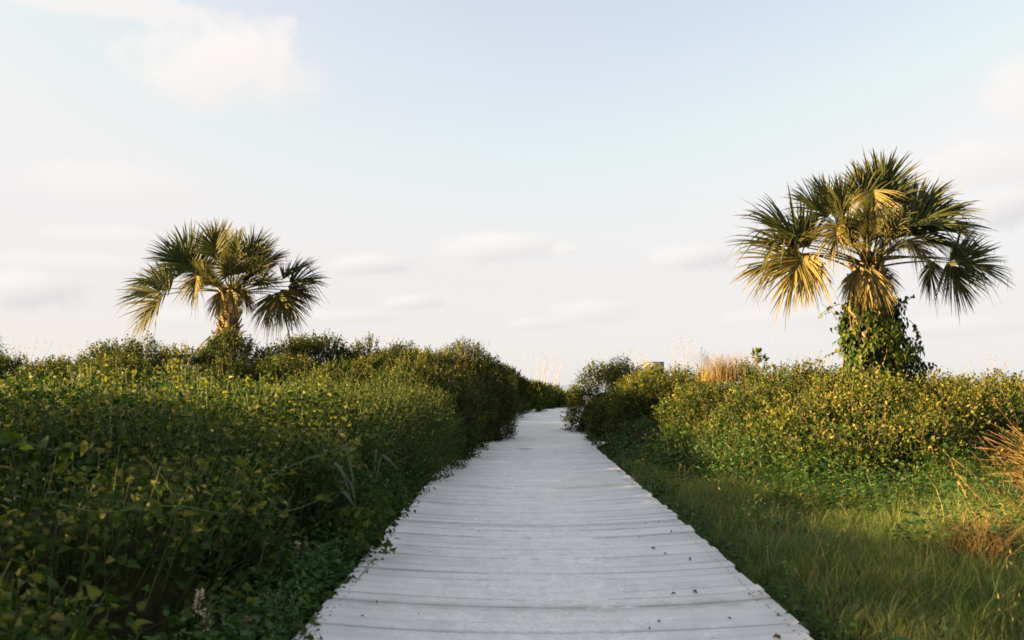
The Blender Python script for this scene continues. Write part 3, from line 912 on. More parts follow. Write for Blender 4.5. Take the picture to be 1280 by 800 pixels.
def frond(root, heart, hast, tip, face=.5, age=0.0, spread=115, nseg=54, droop=.3):
    """one fan leaf: petiole from the heart to the hastula, blade folded along its curving rib"""
    hast = np.array(hast); tip = np.array(tip)
    ax = tip - hast
    Lb = np.linalg.norm(ax); ax = ax / Lb
    pv = nrm(hast - heart)
    nup = np.array([0, 0, 1.0]) * (1 - face) + np.array([-.25, -1.0, .15]) * face + rng.normal(0, .12, 3)
    side = nrm(np.cross(ax, nup))
    nn = np.cross(side, ax)
    pb = Bag()
    mid = (heart + hast) / 2 + np.array([0, 0, .10 * np.linalg.norm(hast - heart)])
    pts = bez(heart, mid, hast, 9)
    costa = [hast + ax * (Lb * .42 * q) + np.array([0, 0, -1.0]) * (droop * .3 * Lb * q ** 2) for q in np.linspace(.12, 1, 6)]
    pb.tube(np.concatenate([pts, costa]), np.concatenate([np.linspace(.019, .009, 9), np.linspace(.012, .003, 6)]), 5)
    fb = Bag()
    rows = 8
    for i in range(nseg):
        q = (i / (nseg - 1)) * 2 - 1 + rng.normal(0, .006)
        th = R(spread) * np.sign(q) * abs(q) ** .92
        cf = .40 * (1 - abs(q) ** .8)
        b0 = hast + ax * (Lb * cf) + np.array([0, 0, -1.0]) * (droop * .3 * Lb * (cf / .42) ** 2)
        dr = ax * math.cos(th) + side * math.sin(th)
        dr = nrm(dr + nn * (.42 * abs(math.sin(th)) + rng.normal(0, .1)) + rng.normal(0, .05, 3))
        Ls = (Lb * (1 - .25 * abs(q) ** 2) - Lb * cf * .85) * rng.uniform(.8, 1.1)
        s = np.linspace(0, 1, rows)
        dro = (droop + .12 * age) * rng.uniform(.5, 1.6)
        kink = rng.uniform(.5, .85)
        bend = dro * (s ** 2.3) * .5 + .55 * dro * np.maximum(s - kink, 0) ** 1.4
        if rng.random() < .13:                        # snapped segment, its end hanging
            bend = bend + np.maximum(s - rng.uniform(.35, .7), 0) * rng.uniform(.6, 1.3)
        c = b0 + dr * (Ls * s)[:, None] + np.array([.02, 0, -1.0]) * (Ls * bend)[:, None]
        wv = nrm(np.cross(dr, nn) + rng.normal(0, .22, 3))
        wn_ = np.cross(wv, dr)
        half = Lb / 1.1 * .019 * np.interp(s, [0, .12, .42, .75, 1], [.55, .95, 1.0, .55, .06])
        V = np.stack([c - wv * half[:, None] + wn_ * (half * .55)[:, None], c, c + wv * half[:, None] + wn_ * (half * .55)[:, None]], 1)
        Q = []
        for r_ in range(rows - 1):
            for e in (0, 1):
                Q.append((r_ * 3 + e, r_ * 3 + e + 1, r_ * 3 + e + 4, r_ * 3 + e + 3))
        vv = np.clip(.35 + rng.normal(0, .16) + .3 * age, 0, .95)
        tt = np.clip(age * rng.uniform(.55, 1.15) + np.maximum(s - rng.uniform(.62, 1.0), 0) * 1.6, 0, 1)
        fb.add(V.reshape(-1, 3), None, Q, vv, np.repeat(tt, 3))
        if rng.random() < .3:                         # loose thread hanging between segments
            p0 = c[rng.integers(4, rows - 1)]
            pend = p0 + np.array([rng.normal(0, .05), rng.normal(0, .05), -rng.uniform(.1, .28)])
            wv2 = np.array([.0025, 0, 0])
            fb.add([p0 - wv2, p0 + wv2, pend], [(0, 1, 2)], None, .9, .8)
    bl = fb.build('frond', M['palm'], root)
    pb.build('petiole', M['petiole'], bl)
    return bl

def palm(base, heart, Y, fronds, label, r0, r1, boot_n, dr=(.15, .36)):
    root = empty('cabbage_palm', tuple(base), label, 'palm tree', 'cabbage palms on the dunes')
    tb = Bag()
    pts = bez(base - np.array([0, 0, .5]), (base + heart) / 2 + rng.normal(0, .03, 3), heart + np.array([0, 0, .1]), 16)
    taper = np.ones(16); taper[-3:] = (.8, .5, .15)
    tb.tube(pts, taper * np.linspace(r0, r1, 16) * (1 + .05 * rng.normal(size=16)), 14)
    tb.build('trunk', M['bark'], root, True)
    bb = Bag()                                       # stubs of old leaf stalks, crossing around the trunk
    for i in range(boot_n):
        f = i / boot_n
        a_ = i * 2.39996
        c = base + (heart - base) * (.02 + .98 * f)
        rr = (r0 + (r1 - r0) * f)
        o = np.array([math.cos(a_), math.sin(a_), 0])
        sd = np.array([-math.sin(a_), math.cos(a_), 0])
        ln = rng.uniform(.16, .30); wd = rng.uniform(.05, .075)
        p0 = c + o * rr * .85
        pm = c + o * (rr + .05) + np.array([0, 0, ln * .55])
        p1 = c + o * (rr + rng.uniform(.08, .17)) + np.array([0, 0, ln]) + sd * rng.normal(0, .03)
        V = []
        for (pp, ww, th) in ((p0, wd, .03), (pm, wd * .75, .022), (p1, wd * .42, .014)):
            V += [pp - sd * ww, pp + sd * ww, pp + sd * ww * .7 - o * th * 1.6, pp - sd * ww * .7 - o * th * 1.6]
        Q = [(j + 4 * r_, (j + 1) % 4 + 4 * r_, (j + 1) % 4 + 4 * r_ + 4, j + 4 * r_ + 4) for r_ in range(2) for j in range(4)] + [(8, 9, 10, 11)]
        bb.add(V, None, Q)
        for q in range(3):                           # fibres
            s0 = p0 + sd * rng.normal(0, .05) + np.array([0, 0, rng.uniform(0, .1)])
            e0 = s0 + o * rng.uniform(.03, .13) + sd * rng.normal(0, .06) + np.array([0, 0, rng.uniform(-.25, .1)])
            bb.add([s0 - sd * .004, s0 + sd * .004, e0], [(0, 1, 2)])
    bb.build('leaf_stubs', M['boot'], root)
    for (hx, hy, tx, ty, dy, dyt, face, age, spread) in fronds:
        h = at(hx, hy, Y + dy); tp = at(tx, ty, Y + dy + dyt)
        frond(root, heart + np.array([rng.normal(0, .05), rng.normal(0, .05), rng.uniform(-.12, .1)]), h, tp, face, age, spread, droop=rng.uniform(*dr))
    return root

YL = 18.6
FL = [  # hastula px, tip px, depth offset, extra depth at tip, facing, age, spread
    (213, 361, 146, 372, -.2, -.1, .55, .15, 100), (204, 369, 166, 417, .2, .1, .6, .25, 85), (214, 352, 160, 345, .5, .2, .5, .1, 70),
    (238, 336, 194, 298, -.1, .0, .6, .0, 85), (244, 338, 218, 284, .5, .3, .5, .0, 70), (246, 345, 240, 380, -.5, -.2, .6, .6, 60),
    (270, 318, 262, 272, -.2, .1, .7, .1, 70), (274, 322, 278, 268, .3, .2, .6, .0, 75), (293, 320, 300, 277, -.1, .1, .6, .05, 80),
    (308, 322, 334, 284, .2, .2, .6, .0, 80), (314, 326, 352, 294, -.2, .0, .6, .1, 80), (322, 334, 362, 312, .5, .3, .5, .0, 70),
    (354, 349, 397, 318, -.1, .1, .45, .0, 75), (362, 352, 411, 345, .1, .1, .5, .05, 65), (360, 358, 400, 374, .3, .1, .6, .1, 60),
    (346, 366, 362, 414, -.2, -.1, .6, .25, 75), (338, 368, 332, 412, .3, .0, .6, .3, 55), (352, 362, 374, 408, .4, .2, .5, .15, 60),
    (286, 346, 280, 312, -.7, -.5, .6, .25, 95), (308, 350, 342, 324, -.7, -.4, .5, .15, 90), (262, 350, 238, 322, -.6, -.4, .5, .15, 90),
    (288, 338, 292, 300, .7, .6, .5, .0, 95), (312, 340, 330, 310, .8, .6, .5, .0, 90), (258, 340, 236, 316, .8, .6, .5, .0, 90),
    (272, 356, 244, 346, -.8, -.4, .5, .1, 85), (304, 356, 336, 342, -.8, -.4, .5, .1, 85), (290, 344, 284, 308, -.9, -.3, .5, .15, 90), (256, 344, 226, 330, .4, .2, .5, 0, 85), (326, 344, 352, 322, .3, .2, .5, 0, 85),
    (288, 362, 296, 392, -.35, -.1, .7, .85, 45), (276, 364, 268, 396, -.25, -.1, .7, .8, 40), (302, 362, 316, 388, -.1, 0, .7, .7, 40)]
FL += inner_fans(at(289, 362, YL), YL, 17, .72)
palm(at(284, 440, YL), at(289, 368, YL), YL, FL, 'smaller dark-fronded palm with a bare trunk rising from the left dune', .18, .16, 60, (.08, .24))

YR = 13.0
FR = [
    (1006, 306, 908, 292, -.2, -.1, .55, .2, 100), (1010, 310, 930, 240, .0, .1, .5, .1, 75), (1000, 316, 918, 340, .2, .1, .55, .35, 80),
    (1004, 318, 968, 378, -.3, -.1, .65, .6, 75), (1012, 316, 1002, 372, .1, .0, .6, .7, 60), (1018, 300, 968, 258, .5, .3, .5, .05, 80),
    (1034, 272, 984, 224, -.1, .1, .6, .1, 70), (1042, 268, 1018, 210, .3, .2, .6, .05, 52), (1054, 270, 1046, 212, -.1, .1, .6, .15, 45),
    (1048, 282, 1036, 322, -.6, -.3, .65, .75, 70), (1080, 258, 1072, 196, -.1, .1, .65, .1, 48), (1090, 256, 1094, 188, .3, .2, .6, .1, 48),
    (1100, 256, 1114, 182, .0, .1, .6, .05, 55), (1106, 262, 1132, 208, .4, .2, .6, .0, 50), (1092, 238, 1094, 280, -.6, -.35, .75, .7, 60),
    (1134, 284, 1212, 236, -.1, .1, .5, .1, 52), (1132, 280, 1184, 218, .2, .1, .5, .05, 42), (1136, 288, 1226, 270, .1, .1, .55, .1, 60),
    (1138, 294, 1206, 302, .3, .1, .6, .25, 65), (1134, 300, 1170, 334, -.2, -.1, .6, .4, 65),
    (1192, 324, 1262, 334, -.1, .0, .5, .05, 80), (1188, 326, 1236, 302, .1, .1, .4, .05, 45), (1184, 328, 1216, 380, -.1, .0, .6, .2, 60), (1164, 326, 1160, 370, .2, .0, .6, .3, 55),
    (1084, 304, 1080, 268, -.9, -.3, .6, .35, 75), (1068, 310, 1052, 280, -.8, -.3, .5, .4, 70), (1100, 310, 1118, 282, -.8, -.3, .5, .4, 70),
    (1112, 300, 1132, 256, -.6, -.4, .6, .35, 90), (1064, 298, 1046, 250, -.6, -.4, .6, .3, 90), (1086, 292, 1084, 236, -.7, -.5, .6, .25, 90),
    (1090, 294, 1096, 250, .8, .6, .5, .0, 70), (1114, 300, 1132, 262, .8, .6, .5, .0, 70),
    (1088, 334, 1106, 386, -.3, -.1, .75, .9, 32), (1082, 336, 1086, 380, -.3, -.1, .75, .95, 28), (1072, 336, 1056, 374, -.2, -.1, .7, .8, 28), (1098, 332, 1122, 362, -.1, .0, .7, .7, 32)]
FR += inner_fans(at(1084, 322, YR), YR, 8, .62)
palm(at(1090, 480, YR), at(1084, 330, YR), YR, FR, 'larger sunlit palm whose trunk is wrapped in ivy on the right dune', .22, .19, 80)

# third palm: only the tips of its fan show at the left edge
YT = 17.5
FT = [(-42, 430, 6, 438, -.1, 0, .6, .1, 60), (-46, 424, 2, 428, .2, 0, .5, .1, 55), (-50, 410, -10, 372, 0, .1, .5, 0, 80), (-110, 400, -170, 372, 0, .1, .5, 0, 90),
      (-80, 384, -76, 320, 0, .1, .5, 0, 90), (-60, 390, -30, 340, .2, .2, .5, 0, 90), (-100, 388, -130, 330, .2, .2, .5, 0, 90), (-110, 420, -160, 440, .1, 0, .5, .2, 80)]
palm(at(-80, 470, YT), at(-80, 428, YT), YT, FT, 'palm showing only a few dark frond tips at the left picture edge', .2, .18, 40)

# ivy on the trunk of the larger palm
iv = empty('ivy', tuple(at(1090, 480, YR)), 'large-leaved ivy wrapped around the trunk of the larger palm', 'ivy')
lb, sb = Bag(), Bag()
nI = 6500
f = rng.random(nI) ** .85
a_ = rng.uniform(0, 6.28, nI)
zb, zt = at(1090, 484, YR)[2], at(1084, 372, YR)[2]
bx, tx_ = at(1094, 480, YR)[0], at(1084, 340, YR)[0]
rad = np.interp(f, [0, .25, .6, .85, 1], [.5, .43, .35, .31, .24]) + .09 * np.sin(a_ * 3 + f * 9) + .06 * np.sin(a_ * 5 - f * 17) + .05 * rng.normal(size=nI)
rad = rad * np.where(np.cos(a_) > .1, 1.08 + .34 * (1 - f) ** 1.5, .92)
o = np.stack([np.cos(a_), np.sin(a_), 0 * a_], -1)
pos = np.stack([bx + (tx_ - bx) * f, np.full(nI, YR), zb + (zt - zb) * f], -1) + o * (rad * rng.uniform(.78, 1.05, nI))[:, None]
axis = nrm(-.75 * np.array([0, 0, 1.0]) + .45 * rand_unit(nI) + .35 * o)
put_leaves(lb, pos, axis, nrm(o + .45 * rand_unit(nI) + np.array([0, 0, .3])), rng.uniform(.045, .095, nI), np.clip(.35 + rng.normal(0, .2, nI), 0, 1), HEART, rng.uniform(.5, 2, nI))
for (tpx, tpy, epx, epy) in ((1050, 380, 1022, 396), (1046, 400, 1030, 382), (1130, 440, 1162, 470), (1136, 400, 1148, 420), (1120, 385, 1140, 372), (1048, 440, 1026, 450), (1150, 452, 1150, 415)):
    p0, p1 = at(tpx, tpy, YR - .2), at(epx, epy, YR - .25)
    pts = bez(p0, (p0 + p1) / 2 + np.array([0, -.05, .06]), p1, 7)
    sb.tube(pts, np.linspace(.006, .002, 7), 4)
    q = pts[2:] + rng.normal(0, .02, (5, 3))
    put_leaves(lb, q, nrm(rand_unit(5) + np.array([0, 0, -.6])), nrm(rand_unit(5) + np.array([0, -1, 0])), rng.uniform(.05, .09, 5), rng.uniform(.3, .8, 5), HEART)
for i in range(16):
    a0 = rng.uniform(0, 6.28)
    fs = np.linspace(0, 1, 14)
    an = a0 + 1.6 * fs * rng.choice([-1, 1])
    rr = np.interp(fs, [0, .25, .6, 1], [.5, .42, .32, .24])
    sb.tube(np.stack([bx + (tx_ - bx) * fs + rr * np.cos(an), YR + rr * np.sin(an), zb + (zt - zb) * fs], -1), np.linspace(.012, .005, 14), 4)
lb.build('foliage', M['bush_y'], iv)
sb.build('stems', M['twig'], iv)

# ------------------------------------------------------------------ single plants
def ground_at(px, py, Y):
    q = at(px, py, Y)
    return np.array([q[0], Y, float(ground(q[0], Y))])

# brown arching grass clump at the right edge
def straw_clump(root_pt, n, spread, hgt, label, lean=(0, 0), name='dry_grass_clump', thick=.0035, cat='grass clump', group=None, mat='straw'):
    root = empty(name, tuple(root_pt), label, cat, group)
    b_ = Bag()
    for i in range(n):
        a0 = rng.uniform(0, 6.28)
        p0 = root_pt + np.array([rng.normal(0, .09), rng.normal(0, .09), -.02])
        L = hgt * rng.uniform(.55, 1.1)
        out_ = np.array([math.cos(a0) * spread + lean[0], math.sin(a0) * spread * .8 + lean[1], 0]) * rng.uniform(.4, 1.15)
        dr = rng.uniform(.25, .8)
        t_ = np.linspace(0, 1, 9)
        pts = p0 + np.array([0, 0, 1.0]) * (L * (t_ - dr * .62 * t_ ** 2.6))[:, None] + out_ * (L * t_ ** 1.5)[:, None] + np.cumsum(rng.normal(0, .006, (9, 3)), 0)
        b_.tube(pts, np.linspace(thick, thick * .35, 9), 3, rng.uniform(0, 1))
    b_.build('stalks', M[mat], root)
    return root

rp_ = np.array([4.15, 6.35, float(ground(4.15, 6.35))])
st = straw_clump(rp_, 560, .62, 1.0, 'brown arching dry grass clump at the right picture edge', (-.12, -.05))
bl = Bag()       # pale seed stems leaning left-up out of the clump
for (x0, y0, x1, y1) in ((1278, 640, 1190, 572), (1272, 632, 1215, 565), (1280, 622, 1228, 560), (1290, 632, 1250, 572), (1250, 650, 1196, 592), (1286, 600, 1232, 548), (1300, 640, 1262, 590), (1268, 690, 1228, 640),
                         (1290, 560, 1240, 500), (1270, 600, 1222, 545), (1262, 664, 1254, 630), (1222, 650, 1198, 600)):
    p1 = at(x1, y1, 6.3 + rng.normal(0, .25)); p0 = at(x0, y0, 6.4)
    pts = bez(p0 + (p0 - p1) * .6, p0, p1, 10)
    bl.tube(pts, np.linspace(.0055, .0028, 10), 4, .45)
    k_ = 16
    f = rng.uniform(.45, 1, k_)
    q = np.stack([np.interp(f, np.linspace(0, 1, 10), pts[:, c]) for c in range(3)], -1)
    put_leaves(bl, q, nrm((p1 - p0)[None] / np.linalg.norm(p1 - p0) + .5 * rand_unit(k_)), rand_unit(k_), rng.uniform(.02, .04, k_), np.full(k_, .8), SLIM)
bl.build('seed_stems', M['straw'], st)
straw_clump(ground_at(1225, 700, 5.6), 150, .6, .5, 'thin brown grass tuft in the lawn in front of the big brown clump', (.05, 0), thick=.0025)
q = at(902, 466, 14.4)
tf = empty('dry_grass_clump', (q[0], 14.4, q[2] - .12), 'straw-coloured grass tuft poking above the right dune crest', 'grass clump')
b_ = Bag()
kk = 520
blades(b_, np.array([q[0], 14.4, q[2] - .14]) + rng.normal(0, 1, (kk, 3)) * np.array([.16, .08, .0]), rng.uniform(.3, .68, kk), rng.normal(0, .5, (kk, 3)) * np.array([1, .6, 0]), rng.uniform(.004, .008, kk), rng.random(kk), .45, 4)
b_.build('blades', M['straw_pale'], tf)

# saplings
def sapling(px, pbase, ptop, Y, label, n=70, sz=.07):
    b0, t0 = at(px, pbase, Y), at(px + 1, ptop, Y)
    root = empty('sapling', tuple(b0), label, 'sapling', 'saplings on the right dune crest')
    sb_ = Bag()
    sb_.tube(bez(b0 - np.array([0, 0, .4]), (b0 + t0) / 2 + np.array([.02, 0, 0]), t0, 8), np.linspace(.012, .005, 8), 5)
    H_ = t0[2] - b0[2]
    sb_.tube(bez(b0 + np.array([0, 0, .45 * H_]), b0 + np.array([.06, 0, .5 * H_]), b0 + np.array([.1, -.02, .62 * H_]), 5), np.linspace(.006, .003, 5), 4)
    sb_.build('stem', M['twig'], root)
    lb_ = Bag()
    c = np.where(rng.random((n, 1)) < .8, t0[None] - np.array([0, 0, .08]), (b0 + np.array([.1, -.02, .62 * H_]))[None])
    d = rand_unit(n)
    put_leaves(lb_, c + d * np.array([.04, .04, .07]), nrm(d + np.array([0, 0, .6])), nrm(rand_unit(n)), rng.uniform(.6, 1.2, n) * sz, rng.uniform(.4, .95, n), OVAL)
    lb_.build('foliage', M['bush_y'], root)
sapling(945, 470, 438, 14.6, 'little sapling with a tufted top on the right dune crest', 90, .085)
sapling(957, 474, 457, 14.3, 'shorter sapling just right of the tufted one on the crest', 46, .07)

# pale board behind the right dune
bd = empty('sign_board', tuple(at(817, 482, 40) - np.array([0, 0, 1.4])), 'pale grey board on posts showing above the right dune crest', 'board')
a0, a1 = at(803, 453, 40), at(830, 462, 40)
def box(bag, lo, hi, v=.5):
    x0, y0, z0 = lo; x1, y1, z1 = hi
    V = [(x0, y0, z0), (x1, y0, z0), (x1, y1, z0), (x0, y1, z0), (x0, y0, z1), (x1, y0, z1), (x1, y1, z1), (x0, y1, z1)]
    bag.add(V, None, [(0, 3, 2, 1), (4, 5, 6, 7), (0, 1, 5, 4), (1, 2, 6, 5), (2, 3, 7, 6), (3, 0, 4, 7)], v)
b_ = Bag(); box(b_, (a0[0], 39.97, a1[2] - .3), (a1[0], 40.03, a0[2])); b_.build('panel', M['board_sign'], bd)
b_ = Bag(); box(b_, (a0[0], 39.96, a0[2] + .002), (a1[0], 40.04, a0[2] + .03)); b_.build('cap_rail', M['board_sign'], bd)
gz = float(base_ground(a0[0], 40.1)) - .3
for xx in (a0[0] + .12, a1[0] - .12):
    b_ = Bag(); box(b_, (xx - .05, 40.033, gz), (xx + .05, 40.13, a0[2] - .05)); b_.build('post', M['board_sign'], bd)

# sea oats: tall thin stalks standing against the sky
OATS = [(672, 478, 440, 31, 5, 'between the two dunes where the sand track disappears', 22), (690, 482, 452, 32, 4, 'just left of the gap to the sea', 14),
        (600, 452, 428, 19, 3, 'behind the peak of the left path-side bush', 16), (845, 462, 425, 22, 5, 'above the pale board on the right crest', 24),
        (790, 462, 440, 22, 4, 'left of the pale board on the right crest', 16), (885, 462, 440, 19, 4, 'beside the straw-coloured tuft on the right crest', 20),
        (1010, 470, 440, 18, 4, 'between the saplings and the larger palm', 26), (1225, 478, 446, 18, 5, 'right of the larger palm against the sky', 34),
        (35, 450, 424, 20, 4, 'above the left edge shrubs', 26), (95, 450, 428, 20, 4, 'above the dip in the left dune', 26), (455, 436, 420, 20, 4, 'right of the smaller palm on the dune crest', 40)]
for (px, pb, pt, Y, n, where, wpx) in OATS:
    b0 = at(px, pb, Y)
    b0[2] = min(b0[2], float(ground(b0[0], Y)) + .3)
    root = empty('sea_oats', tuple(b0), 'thin pale sea oat stalks ' + where, 'sea oats', 'sea oats on the skyline')
    b_ = Bag()
    for i in range(n * 2):
        q = b0 + np.array([rng.normal(0, .05), rng.normal(0, .05), -.3])
        tp = at(px + rng.uniform(-wpx, wpx), pb + (pt - pb) * rng.uniform(.55, 1.1), Y)
        tp[1] = q[1]
        pts = bez(q, (q * .4 + tp * .6) + np.array([-.04, 0, 0]), tp + np.array([.05, 0, 0]), 8)
        b_.tube(pts, np.linspace(.0045, .002, 8) * Y / 20, 3, rng.random())
        k_ = 10
        put_leaves(b_, tp + np.array([.05, 0, 0]) + rng.normal(0, 1, (k_, 3)) * np.array([.015, .015, .06]), nrm(np.array([.4, 0, -.7]) + .4 * rand_unit(k_)), rand_unit(k_), rng.uniform(.03, .05, k_), rng.random(k_), SLIM)
    b_.build('stalks', M['oat'], root)

# bare leaning twig with a dead leafy sprig in front of the left dune
tw = empty('dead_branch', tuple(ground_at(212, 510, 11.5)), 'bare grey branch leaning in front of the smaller palm', 'branch')
b_ = Bag()
p0, p1, p2 = at(208, 512, 11.2), at(236, 452, 11.6), at(262, 421, 12.0)
main = np.concatenate([bez(p0, (p0 + p1) / 2 + np.array([.03, 0, 0]), p1, 7), bez(p1, (p1 + p2) / 2 + np.array([-.03, 0, .03]), p2, 7)[1:]])
b_.tube(main, np.linspace(.016, .006, 13), 5)
for (i, ex, ey) in ((3, 221, 462), (5, 217, 452), (4, 236, 460), (9, 262, 428)):
    e = at(ex, ey, 11.5)
    b_.tube(bez(main[i], (main[i] + e) / 2 + np.array([0, 0, .03]), e, 5), np.linspace(.009, .004, 5), 4)
b_.build('limb', M['twig'], tw)
lb_ = Bag()
k_ = 260
f = rng.random(k_)
cpt = np.stack([np.interp(f, [0, .5, 1], [at(224, 496, 11.3)[c], at(222, 470, 11.4)[c], at(216, 455, 11.5)[c]]) for c in range(3)], -1)
put_leaves(lb_, cpt + rng.normal(0, 1, (k_, 3)) * np.array([.05, .05, .05]), nrm(rand_unit(k_) + np.array([0, 0, .5])), rand_unit(k_), rng.uniform(.035, .07, k_), rng.uniform(.55, 1, k_), OVAL)
lb_.build('dry_leaves', M['bush_y'], tw)

# flower spikes and grey-green plants in the bottom left corner
def near_ground(px, py):
    """first point where the sight line meets the plants' ground"""
    r = ray(px, py)
    for Y in np.arange(1.5, 14, .02):
        q = np.array([0, 0, CAMZ]) + r * (Y / r[1])
        if q[2] < float(ground(q[0], q[1])) + .1:
            return q
    return q

def first_leaf(px, py):
    """first point where the sight line meets a dome of foliage"""
    r = ray(px, py)
    for Y in np.arange(1.2, 16, .01):
        q = np.array([0, 0, CAMZ]) + r * (Y / r[1])
        e = ((q[0] - DA[:, 0]) / DA[:, 4]) ** 2 + ((q[1] - DA[:, 1]) / DA[:, 5]) ** 2 + (np.maximum(q[2] - DA[:, 2], 0) / (DA[:, 3] + .1)) ** 2
        if (e < 1.12).any() or q[2] < .1:
            return q
    return q

for (px, py, ln, lab) in ((260, 745, .10, 'tallest tan flower spike in the dark vines at bottom left'), (269, 770, .11, 'tan flower spike just right of and below the tallest one'),
                          (317, 774, .085, 'reddish tan flower spike among grey-green leaves at bottom left'), (376, 684, .09, 'single pale flower spike higher up beside the boardwalk edge')):
    q = first_leaf(px, py) + np.array([0, -.12, 0])
    root = empty('flower_spike', (q[0], q[1], q[2] - .35), lab, 'flower', 'flower spikes in the vine thicket')
    b_ = Bag()
    tp = q + np.array([.01, 0, ln / 2])
    b_.tube(bez(q - np.array([.02, -.12, .45]), q - np.array([.02, -.02, .15]), tp, 9), np.linspace(.004, .002, 9), 4)
    b_.build('stalk', M['greenstem'], root)
    s_ = Bag()
    k_ = 90
    f = rng.random(k_)
    an = rng.uniform(0, 6.28, k_)
    o = np.stack([np.cos(an), np.sin(an), rng.uniform(.0, .8, k_)], -1)
    lump = .75 + .35 * np.sin(f * 17 + px)
    pos = q - np.array([0, 0, ln / 2]) + np.array([.01, 0, ln])[None] * f[:, None] + o * (.010 * (1.25 - f * .7) * lump)[:, None]
    put_leaves(s_, pos, o, nrm(rand_unit(k_)), rng.uniform(.010, .018, k_), rng.random(k_), OVAL)
    s_.build('bloom', M['seed'], root)

for (px, py, hgt, n, lab) in ((325, 772, .24, 26, 'grey-green feathery plant around the reddish flower spike'), (385, 712, .22, 26, 'grey-green feathery plant beside the boardwalk edge under the pale spike'),
                              (292, 786, .18, 16, 'small grey-green feathery plant at the bottom picture edge'), (405, 690, .18, 18, 'grey-green feathery plant at the boardwalk edge near the yellow-green leaves')):
    q = first_leaf(px, py) + np.array([.02, -.1, 0])
    root = empty('feathery_plant', (q[0], q[1], q[2] - .25), lab, 'plant', 'grey-green plants by the boardwalk')
    b_, s_ = Bag(), Bag()
    for i in range(n):
        e = q + np.array([rng.normal(0, .11), rng.normal(0, .06), rng.uniform(-.03, hgt * .65)])
        p0 = q + np.array([rng.normal(0, .03), .05, -.28])
        pts = bez(p0, (p0 + e) / 2 + rng.normal(0, .02, 3), e, 8)
        s_.tube(pts, np.linspace(.003, .0014, 8), 3)
        k_ = 34
        f = rng.uniform(.25, 1, k_)
        c = np.stack([np.interp(f, np.linspace(0, 1, 8), pts[:, j]) for j in range(3)], -1)
        put_leaves(b_, c, nrm(rand_unit(k_) + np.array([0, 0, .5])), rand_unit(k_), rng.uniform(.018, .036, k_), np.clip(rng.normal(.55, .25, k_), 0, 1), SLIM)
    b_.build('foliage', M['silver'], root)
    s_.build('stems', M['greenstem'], root)

# two reeds with bent pale blades sticking out of the bank
for (bx_, by_, lst, lab) in ((448, 640, ((432, 556), (418, 578), (436, 602), (428, 614)), 'reed with sharply bent pale blades on the left bank'),
                             (468, 615, ((470, 562), (478, 568), (455, 580), (486, 600)), 'smaller reed with drooping pale blades right of the bent one')):
    q = first_leaf(bx_, by_)
    Yq = q[1] - .18
    root = empty('reed', (q[0], q[1], q[2] - .2), lab, 'reed', 'reeds on the left bank')
    s_ = Bag(); s_.tube(bez(q - np.array([0, -.05, .25]), q + np.array([0, -.08, .1]), at(lst[0][0] + 4, lst[0][1] + 14, Yq), 8), np.linspace(.006, .003, 8), 4)
    s_.build('stem', M['greenstem'], root)
    b_ = Bag()
    for (ex, ey) in lst:
        p0 = at((bx_ * .6 + ex * .4), (by_ * .55 + ey * .45), Yq)
        pk = at(ex, ey, Yq - .05)
        pe = pk + np.array([rng.choice([-1, 1]) * rng.uniform(.06, .16), -.03, -rng.uniform(.08, .2)])
        pts = np.concatenate([bez(p0, (p0 + pk) / 2 + np.array([0, 0, .05]), pk, 6), bez(pk, pk + (pe - pk) * .5 + np.array([0, 0, .015]), pe, 6)[1:]])
        wv = np.array([.7, .2, .5]) * (.009 * np.interp(np.linspace(0, 1, 11), [0, .4, .7, 1], [.7, 1.1, .9, .1]))[:, None]
        V = np.stack([pts - wv, pts + wv], 1).reshape(-1, 3)
        b_.add(V, None, [(2 * i, 2 * i + 1, 2 * i + 3, 2 * i + 2) for i in range(10)], .45)
    b_.build('blades', M['silver'], root)

# vine runners lying over the thicket: part of it
for pts_px in (((100, 640), (150, 652), (205, 642), (250, 640), (290, 652), (370, 648), (425, 622)), ((340, 606), (380, 586), (425, 570), (455, 552)), ((300, 640), (318, 610), (312, 580)), ((40, 560), (90, 575), (140, 566))):
    b_ = Bag()
    q = np.array([first_leaf(*pp) + np.array([0, -.16, .05]) for pp in pts_px])
    # smooth it
    s0 = np.linspace(0, len(q) - 1, 24)
    pts = np.stack([np.interp(s0, np.arange(len(q)), q[:, c]) for c in range(3)], -1)
    for it in range(3):
        pts[1:-1] = (pts[:-2] + pts[1:-1] * 2 + pts[2:]) / 4
    b_.tube(pts, np.linspace(.0035, .002, 24), 4)
    k_ = 14
    idx = rng.integers(0, 24, k_)
    bl_ = Bag()
    put_leaves(bl_, pts[idx], nrm(rand_unit(k_) + np.array([0, -.2, -.4])), nrm(rand_unit(k_) * .6 + np.array([0, -.5, .6])), rng.uniform(.04, .08, k_), rng.uniform(.5, .8, k_), HEART)
    rn = b_.build('runner', M['greenstem'], ROOT[0])
    bl_.build('leaves', M['vine'], rn)

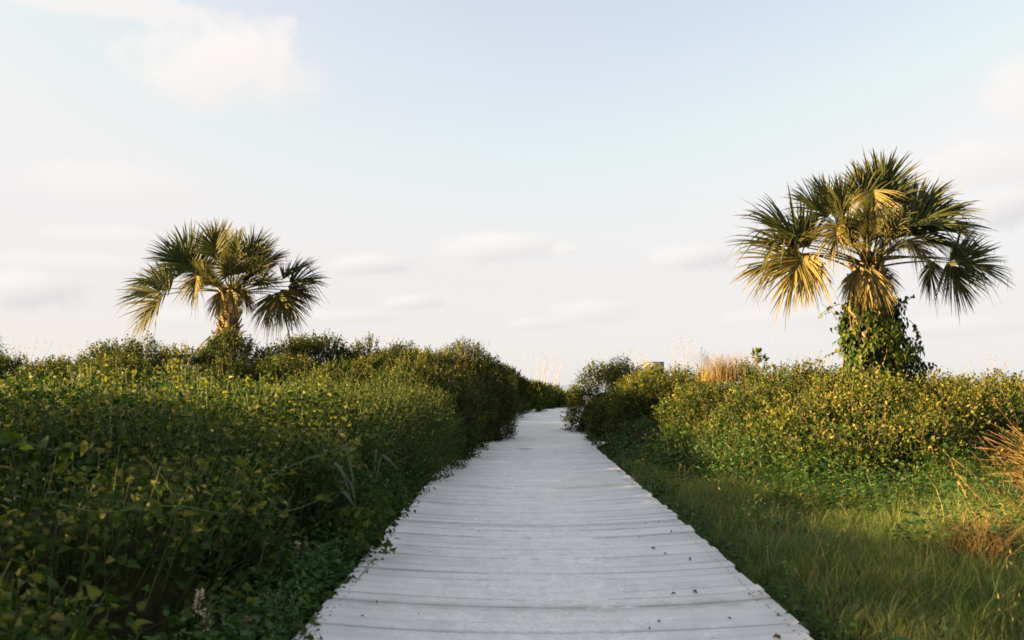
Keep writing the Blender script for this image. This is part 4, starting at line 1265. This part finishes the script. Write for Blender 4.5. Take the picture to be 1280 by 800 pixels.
# yellow-green seedlings at the left board edge
for (px, py, n, lab) in ((460, 640, 90, 'yellow-green sprig overhanging the left boardwalk edge'), (432, 672, 70, 'yellow-green sprig next below the overhanging one'), (372, 778, 21, 'low yellow-green sprig at the bottom of the boardwalk edge')):
    q = first_leaf(px, py) + np.array([.03, -.1, .0])
    root = empty('leafy_sprig', (q[0], q[1], q[2] - .15), lab, 'plant', 'yellow-green sprigs on the left boardwalk edge')
    b_, s_ = Bag(), Bag()
    for i in range(7):
        e = q + rng.normal(0, 1, 3) * np.array([.10, .08, .08])
        s_.tube(bez(q - np.array([0, -.06, .2]), q + rng.normal(0, .02, 3), e, 6), np.linspace(.003, .0015, 6), 3)
        k_ = n // 7 + 1
        put_leaves(b_, e + rng.normal(0, .03, (k_, 3)), nrm(rand_unit(k_) + np.array([.2, -.2, .2])), nrm(rand_unit(k_) + np.array([0, -.4, .8])), rng.uniform(.03, .06, k_), rng.uniform(.5, .8, k_), HEART)
    b_.build('foliage', M['vine'], root)
    s_.build('stems', M['greenstem'], root)

# fallen leaves and bits of debris on the boards
def deck_z(x, yy):
    return float(sag(x, yy)) + .008
def deck_pt(px, py):
    r = ray(px, py)
    z = 0.0
    for it in range(4):
        q = np.array([0, 0, CAMZ]) + r * ((z - CAMZ) / r[2])
        z = deck_z(q[0], q[1])
    return q
proto = None
for (px, py, sz) in ((819, 686, .05), (830, 692, .03), (862, 700, .055), (840, 664, .04), (801, 672, .025), (822, 652, .03), (808, 654, .025), (910, 772, .03), (866, 739, .05), (812, 786, .03), (822, 776, .03), (976, 798, .06), (845, 742, .04), (842, 803, .03), (455, 770, .025), (523, 768, .02),
                    (600, 664, .03), (640, 553, .06), (672, 531, .06), (655, 548, .05), (676, 525, .05), (935, 742, .03), (470, 752, .04), (538, 690, .02), (790, 605, .05), (775, 590, .05)):
    q = deck_pt(px, py)
    b_ = Bag()
    put_leaves(b_, np.array([q]), np.array([[math.cos(px), math.sin(px), .25]]), np.array([[.1, .1, 1.0]]), np.array([sz * .75]), np.array([random.random()]), OVAL, np.array([4.0]))
    put_leaves(b_, np.array([q]), np.array([[math.cos(px), math.sin(px), .25]]), np.array([[.1, .3, .95]]), np.array([sz * .6]), np.array([random.random()]), OVAL, np.array([-3.0]))
    o_ = b_.build('fallen_leaf', M['dead'])
    tag(o_, 'small dry fallen leaf lying on the pale sandy boardwalk', 'leaf', 'fallen leaves on the boardwalk')
